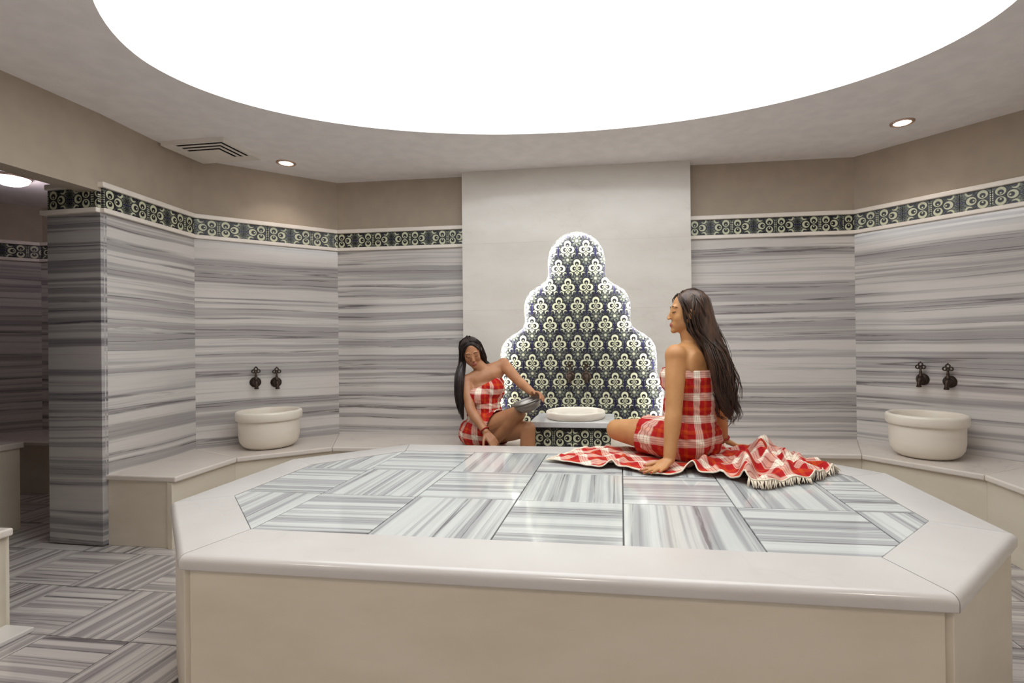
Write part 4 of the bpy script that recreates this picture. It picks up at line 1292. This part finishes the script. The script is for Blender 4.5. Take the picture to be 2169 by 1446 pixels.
    for sx in (1, -1):
        s_ = near * sx
        for deg in (4, 28, 55):
            ca, sa = math.cos(math.radians(deg)), math.sin(math.radians(deg)); d_ = s_ * ca - f_ * sa
            guides.append((2.4, [(P(0, 0.035 - deg * 0.0012, 0.108), 0.010), (headc + d_ * 0.066 + u_ * 0.078 - f_ * 0.012, 0.014), (headc + d_ * 0.092 - f_ * 0.004 + u_ * 0.0, 0.020), (headc + d_ * 0.088 - f_ * 0.030 - u_ * 0.085, 0.018), (g0[2] + d_ * 0.052, 0.022), (g0[3] + d_ * 0.058, 0.022), (g0[4] + d_ * 0.050, 0.022), (g0[5] + d_ * 0.03, 0.02)]))
    hm = make_hair('hair', Hc, guides, M['hair_a'], 1250, 3, 0.018, 0.0019)
    child_mesh('hair', hm, root)
    ring_band('bracelet', wrR + (elR - wrR).normalized() * 0.012, elR - wrR, 0.033, 0.005, M['red_band'], root)
    return root
woman_platform()

# ---- woman on the bench pouring water with a bowl
def woman_bench():
    X = lambda x, y, z: T(x, y, z)
    f = Vector((0.55, -0.83, 0)).normalized(); r = Vector((f.y, -f.x, 0)); u = Vector((0, 0, 1)); fr = (r, f, u)
    pel = X(0.40, 5.68, -0.17)
    shR = X(0.12, 5.52, 0.78); shL = X(0.78, 5.76, 1.08)
    shm = (shR + shL) / 2
    axis = (shm - pel).normalized()
    neck0 = X(0.40, 5.62, 1.02); headc = X(0.225, 5.52, 1.315)
    chest = shm.lerp(pel, 0.30) ; waist = shm.lerp(pel, 0.66)
    rs = (shR - shL).normalized(); fs = axis.cross(rs); fs = fs if fs.dot(f) > 0 else -fs; us = rs.cross(fs); us = us if us.z > 0 else -us
    cfr = (rs, fs, us)
    D = Blob()
    D.ell(pel, 0.165, 0.122, 0.11, fr)
    for sx in (-1, 1): D.ell(pel + r * (0.08 * sx) - f * 0.03 - u * 0.01, 0.09, 0.09, 0.09, fr)
    D.cap(pel + u * 0.03, waist, 0.118, 0.10)
    D.ell(waist, 0.118, 0.092, 0.11, cfr)
    D.ell(chest, 0.142, 0.104, 0.135, cfr); D.cap(waist, chest, 0.10, 0.105)
    for sx in (-1, 1): D.ell(chest + rs * (0.066 * sx) + fs * 0.082 + us * -0.005, 0.058, 0.055, 0.058, cfr)
    hipR = pel + r * 0.08 + f * 0.03 - u * 0.01; hipL = pel - r * 0.08 + f * 0.03 - u * 0.02
    knR = X(1.19, 5.06, 0.245); knL = X(1.37, 5.04, -0.02)
    D.chain([hipR, hipR.lerp(knR, 0.55), knR], [0.088, 0.076, 0.058])
    D.chain([hipL, hipL.lerp(knL, 0.55), knL], [0.086, 0.074, 0.058])
    B = Blob(); B.p += list(D.p)
    anR = X(0.70, 5.26, -0.30)
    B.chain([knR, knR.lerp(anR, 0.35), anR], [0.056, 0.058, 0.036]); B.chain([anR, X(0.72, 5.10, -0.36), X(0.78, 4.93, -0.365)], [0.036, 0.032, 0.022])
    anL = X(1.36, 4.98, -1.02); B.chain([knL, knL.lerp(anL, 0.35), anL], [0.055, 0.056, 0.036]); B.chain([anL, X(1.42, 4.82, -1.14), X(1.5, 4.66, -1.19)], [0.036, 0.032, 0.02])
    B.ell(shm - us * 0.035, 0.158, 0.090, 0.085, cfr)
    B.cap(shR, shL, 0.049, 0.049)
    B.cap(neck0 - u * 0.03, shR, 0.048, 0.044); B.cap(neck0 - u * 0.03, shL, 0.048, 0.044)
    B.cap(neck0 - u * 0.01, headc - u * 0.045, 0.050, 0.047)
    elR = X(0.27, 5.26, 0.28); wrR = X(0.61, 5.03, -0.075)
    B.ell(shR, 0.052, 0.052, 0.055); B.ell(shL, 0.052, 0.052, 0.055)
    B.chain([shR, shR.lerp(elR, 0.45), elR], [0.049, 0.046, 0.038]); B.chain([elR, elR.lerp(wrR, 0.3), wrR], [0.038, 0.039, 0.026])
    elL = X(1.14, 5.42, 0.79); wrL = X(1.48, 4.96, 0.615)
    B.chain([shL, shL.lerp(elL, 0.45), elL], [0.049, 0.045, 0.037]); B.chain([elL, elL.lerp(wrL, 0.3), wrL], [0.037, 0.038, 0.025])
    tips = add_hand(B, wrR, Vector((0.62, -0.30, -0.62)), Vector((0.35, -0.75, 0.55)), 1, (0.25, 0.28, 0.3, 0.32), 0.08)
    bowl_c = X(1.385, 4.86, 0.50)
    n_b = Vector((-0.28, -0.12, 0.95)).normalized()          # the bowl tips towards her
    rim_r = 0.106
    side = (Vector((1, -0.1, 0)) - n_b * n_b.dot(Vector((1, -0.1, 0)))).normalized()
    grip = bowl_c + side * rim_r
    fw = (grip + side * 0.012 + n_b * 0.020 - wrL)
    tl = add_hand(B, wrL, fw, Vector((0.75, -0.2, 0.65)), 1, (0.42, 0.45, 0.48, 0.5), 0.06, 0.95, 0.5, 0.5)
    P, hf = add_head(B, headc, Vector((0.34, -0.86, -0.36)), Vector((-0.10, -0.36, 1)), 0.98)
    root = thing('person', X(0.40, 5.66, ZB), 'woman in red plaid wrap on the back bench holding a tin bowl', 'person', None)
    me = B.build('body', [M['skin_b'], M['lips'], M['eye'], M['nails']], 0.0045, 0)
    relax(me, 20, [(wrR + Vector((0.05, -0.03, -0.06)), 0.16, 0.14), (grip, 0.16, 0.14), (headc + Vector((0.02, -0.05, -0.02)), 0.15, 0.32)])
    paint_head(me, P, hf, 0.98)
    brows = list(add_brows(me, P, hf, 0.98, root))
    child_mesh('body', me, root)
    for nm_, bm_ in brows: child_mesh(nm_, bm_, root)
    gm = D.build('wrap_dress', [M['plaid']], 0.007, 8, 0.013)
    top = chest + us * 0.062
    hem = hipR.lerp(knR, 0.50)
    cut_mesh(gm, [(top, us), (hem, Vector((0.80, -0.50, -0.30)).normalized()), (X(0, 0, ZB + 0.012), Vector((0, 0, -1)))])
    wrinkle(gm, 0.006, 8.0)
    wrap_uv(gm, pel, axis, -f, 0.14)
    solidify(child_mesh('wrap_dress', gm, root), 0.005)
    Hc = Blob(); r_, f_, u_ = hf
    Hc.ell(P(0, -0.022, 0.038), 0.081, 0.093, 0.084, hf)
    Hc.ell(P(0, -0.065, -0.03), 0.072, 0.045, 0.09, hf)
    px = r_ if r_.x < 0 else -r_                # picture left
    left = [headc + px * 0.072 + u_ * 0.02, headc + px * 0.088 - u_ * 0.07 + f_ * 0.005, X(0.03, 5.38, 0.86), X(0.03, 5.33, 0.56), X(0.07, 5.33, 0.30), X(0.10, 5.34, 0.10)]
    right = [headc - px * 0.074 + u_ * 0.02, headc - px * 0.080 - u_ * 0.06 - f_ * 0.01, headc - px * 0.082 - u_ * 0.13 - f_ * 0.05, X(0.56, 5.92, 0.9), X(0.5, 6.0, 0.5)]
    Hc.chain(left[1:], [0.030, 0.034, 0.032, 0.024, 0.01])
    Hc.chain(right[1:], [0.022, 0.024, 0.03, 0.02])
    guides = [(2, [(P(0, 0.050, 0.098), 0.008), (headc + px * 0.045 + u_ * 0.075 + f_ * 0.055, 0.012), (headc + px * 0.070 + u_ * 0.01 + f_ * 0.035, 0.014), (headc + px * 0.078 - u_ * 0.06 + f_ * 0.03, 0.018)] + [(p, s_) for p, s_ in zip(left[2:], [0.03, 0.034, 0.03, 0.02])]),
              (2, [(P(0, 0.050, 0.098), 0.008), (headc - px * 0.045 + u_ * 0.075 + f_ * 0.055, 0.012), (headc - px * 0.070 + u_ * 0.01 + f_ * 0.035, 0.014), (headc - px * 0.078 - u_ * 0.07 + f_ * 0.01, 0.018)] + [(p, s_) for p, s_ in zip(right[2:], [0.03, 0.034, 0.03])]),
              (5, [(P(0, 0.03, 0.108), 0.010), (headc + px * 0.052 + u_ * 0.085 + f_ * 0.02, 0.016), (left[0] + u_ * 0.02, 0.018)] + [(p, s_) for p, s_ in zip(left[1:], [0.03, 0.040, 0.038, 0.032, 0.022])]),
              (4, [(P(0, -0.03, 0.118), 0.012), (headc + px * 0.06 + u_ * 0.08 - f_ * 0.04, 0.02), (headc + px * 0.075 - f_ * 0.03, 0.022)] + [(p, s_) for p, s_ in zip(left[1:], [0.034, 0.042, 0.04, 0.034, 0.026])]),
              (4, [(P(0, 0.03, 0.108), 0.010), (headc - px * 0.052 + u_ * 0.085 + f_ * 0.02, 0.016), (right[0] + u_ * 0.02, 0.018)] + [(p, s_) for p, s_ in zip(right[1:], [0.022, 0.026, 0.034, 0.03])]),
              (4, [(P(0, -0.02, 0.118), 0.02), (P(0, -0.10, 0.06), 0.04), (P(0, -0.105, -0.05), 0.06), (X(0.40, 5.86, 0.95), 0.06), (X(0.46, 5.95, 0.55), 0.05)])]
    for deg in (8, 38, 65):
        for s_ in (px, -px):
            ca, sa = math.cos(math.radians(deg)), math.sin(math.radians(deg)); d_ = s_ * ca - f_ * sa
            bk = left if s_ is px else right
            guides.append((2, [(P(0, 0.04 - deg * 0.0014, 0.106), 0.009), (headc + d_ * 0.064 + u_ * 0.078 - f_ * 0.01, 0.013), (headc + d_ * 0.088 - f_ * 0.008, 0.014)] + [(p + d_ * 0.012, 0.018) for p in bk[1:]]))
    hm = make_hair('hair', Hc, guides, M['hair_b'], 640, 5, 0.005, 0.002)
    child_mesh('hair', hm, root)
    ring_band('bracelet', wrR + (elR - wrR).normalized() * 0.012, elR - wrR, 0.032, 0.005, M['red_band'], root)
    # the bowl in her hand
    bw = thing('metal_bowl', bowl_c, 'shallow tin bowl tipped in the hand of the woman by the fountain', 'bowl')
    q = Vector((0, 0, 1)).rotation_difference(n_b).to_matrix().to_4x4()
    mw = Matrix.Translation(bowl_c) @ q
    obj('vessel', lathe('vessel', [(0.0, -0.078), (0.045, -0.076), (0.075, -0.062), (0.094, -0.034), (0.101, -0.008), (0.098, -0.008), (0.090, -0.032), (0.071, -0.058), (0.042, -0.070), (0.0, -0.072)], M['bowl'], 44), bw, mw)
    obj('rim', lathe('rim', [(0.100, -0.009), (0.1035, -0.010), (0.1065, -0.004), (0.106, 0.001), (0.103, 0.001), (0.099, -0.004), (0.098, -0.008)], M['bowl'], 44), bw, mw)
    return root
woman_bench()

# ------------------------------------------------------------------ towel spread on the platform
def towel():
    Fp = [(2.09, 2.54), (2.48, 2.36), (2.74, 2.26), (2.89, 2.31), (3.02, 2.22), (3.24, 2.07), (3.49, 1.97), (3.66, 2.10), (3.78, 2.15), (3.86, 2.03), (4.14, 1.92), (4.20, 1.79), (4.28, 1.64), (4.47, 1.62), (4.68, 1.77), (4.95, 1.90), (5.30, 2.27)]
    Bp = [(2.53, 3.37), (2.63, 3.41), (2.74, 3.43), (2.85, 3.44), (3.08, 3.41), (3.34, 3.40), (3.59, 3.40), (3.84, 3.39), (4.03, 3.40), (4.19, 3.42), (4.35, 3.43), (4.47, 3.44), (4.63, 3.46), (4.81, 3.38), (5.03, 3.11), (5.15, 2.76), (5.27, 2.44)]
    NU, NV = 260, 72
    Fc_ = catmull([Vector((x, y, 0)) for x, y in Fp], NU); Bc = catmull([Vector((x, y, 0)) for x, y in Bp], NU)
    ridges = [((3.76, 2.10), (4.30, 3.20), 0.060, 0.10), ((4.30, 1.75), (4.42, 2.65), 0.070, 0.15), ((4.62, 2.75), (4.86, 3.25), 0.09, 0.15), ((4.62, 1.95), (4.75, 2.9), 0.06, 0.10),
              ((4.95, 2.1), (4.80, 3.0), 0.055, 0.09), ((2.89, 2.28), (3.06, 2.7), 0.045, 0.06), ((2.45, 2.6), (2.9, 3.2), 0.05, 0.03), ((2.62, 2.4), (3.2, 3.0), 0.05, 0.03), ((4.05, 1.98), (4.15, 2.5), 0.05, 0.05),
              ((5.05, 2.4), (4.9, 2.9), 0.05, 0.07), ((4.45, 1.75), (4.9, 2.15), 0.05, 0.08), ((3.35, 2.15), (3.5, 2.5), 0.05, 0.035)]
    def hgt(x, y):
        h = 0.0
        for (ax, ay), (bx, by), w_, a in ridges:
            dx, dy = bx - ax, by - ay; L2 = dx * dx + dy * dy
            t = max(0.0, min(1.0, ((x - ax) * dx + (y - ay) * dy) / L2))
            wob = 0.025 * math.sin(7 * t + ax * 9)
            d = math.hypot(x - ax - dx * t + wob, y - ay - dy * t)
            e_ = min(1.0, 4 * (1 - t) + 0.25)
            h = max(h, a * e_ * math.exp(-(d / w_) ** 2))
        n1 = noise.noise(Vector((x * 3.2, y * 3.2, 3.1))); n2 = noise.noise(Vector((x * 8.0, y * 6.0, 1.7)))
        amp = 0.024 + 0.075 * max(0.0, min(1.0, (x - 3.9) / 0.6))
        h += amp * max(0.0, 1 - abs(n1) * 3.0) + 0.012 * (n2 + 0.6)
        # pressed flat under the sitter and the hands
        for cx, cy, rr in ((3.72, 2.95, 0.55), (3.25, 3.15, 0.42), (3.42, 2.2, 0.28), (4.58, 3.47, 0.22)):
            d = math.hypot(x - cx, y - cy) / rr
            h *= max(0.0, min(1.0, (d - 0.55) / 0.45)) if d < 1 else 1
        return 0.018 + max(0.0, h)
    rng = random.Random(4)
    V, UV = [], []
    for i in range(NU):
        for j in range(NV):
            t = j / (NV - 1)
            p = Fc_[i].lerp(Bc[i], t)
            x, y = p.x, p.y
            sw = 0.035 * noise.noise(Vector((x * 5.0, y * 5.0, 9.0)))
            x += sw * (1 if 0 < j < NV - 1 else 0.6); y += 0.03 * noise.noise(Vector((x * 6.0, t * 2.0, 5.0)))
            V.append(T(x, y, hgt(x, y)))
            UV.append((x * S * 0.80 + 0.18 * y * S, y * S * 0.84 - 0.15 * x * S))
    Fq = [(i * NV + j, (i + 1) * NV + j, (i + 1) * NV + j + 1, i * NV + j + 1) for i in range(NU - 1) for j in range(NV - 1)]
    root = thing('plaid_towel', T(3.8, 2.7, 0), 'rumpled red and white plaid towel spread on the platform under the sitting woman', 'towel')
    me = mesh('cloth', V, Fq, [M['plaid']], True)
    uv = me.uv_layers.new(name='UVMap')
    for l in me.loops: uv.data[l.index].uv = UV[l.vertex_index]
    o_ = child_mesh('cloth', me, root)
    m = o_.modifiers.new('thickness', 'SOLIDIFY'); m.thickness = 0.004; m.offset = 0.0
    G = lambda i, j: V[i * NV + j]
    front = [G(i, 0) + Vector((0, -0.002, 0.001)) for i in range(0, NU, 2)]
    child_mesh('hem', tubes('hem', [(front, [0.0036] * len(front))], [M['fringe']], 6), root)
    lst = []
    for side, i0, i1 in ((0, 0, 6), (1, NU - 1, NU - 7)):
        for j in range(0, NV, 1):
            p, q = G(i0, j), G(i1, j); d = (p - q); d.z = 0; d.normalize()
            d = (d + Vector((rng.uniform(-.5, .5), rng.uniform(-.5, .5), 0))).normalized(); L = rng.uniform(0.018, 0.036)
            b_ = p + d * L; b_.z = T(0, 0, 0).z + rng.uniform(0.003, 0.012)
            mid = p.lerp(b_, 0.5) + Vector((rng.uniform(-.004, .004), rng.uniform(-.004, .004), 0.003))
            lst.append(([p, mid, b_], [0.0032, 0.0036, 0.0014]))
    # tassels along the front of the right hand end
    for i in range(int(NU * 0.74), NU):
        p, q = G(i, 0), G(i, 5); d = (p - q); d.z = 0; d.normalize()
        d = (d + Vector((rng.uniform(-.6, .6), rng.uniform(-.3, .3), 0))).normalized(); L = rng.uniform(0.014, 0.03)
        b_ = p + d * L; b_.z = T(0, 0, 0).z + rng.uniform(0.003, 0.010)
        lst.append(([p, p.lerp(b_, 0.5) + Vector((0, 0, 0.002)), b_], [0.003, 0.0034, 0.0014]))
    tag(child_mesh('fringe', tubes('fringe', lst, [M['fringe']], 5), root), None, None, None, 'stuff')
towel()
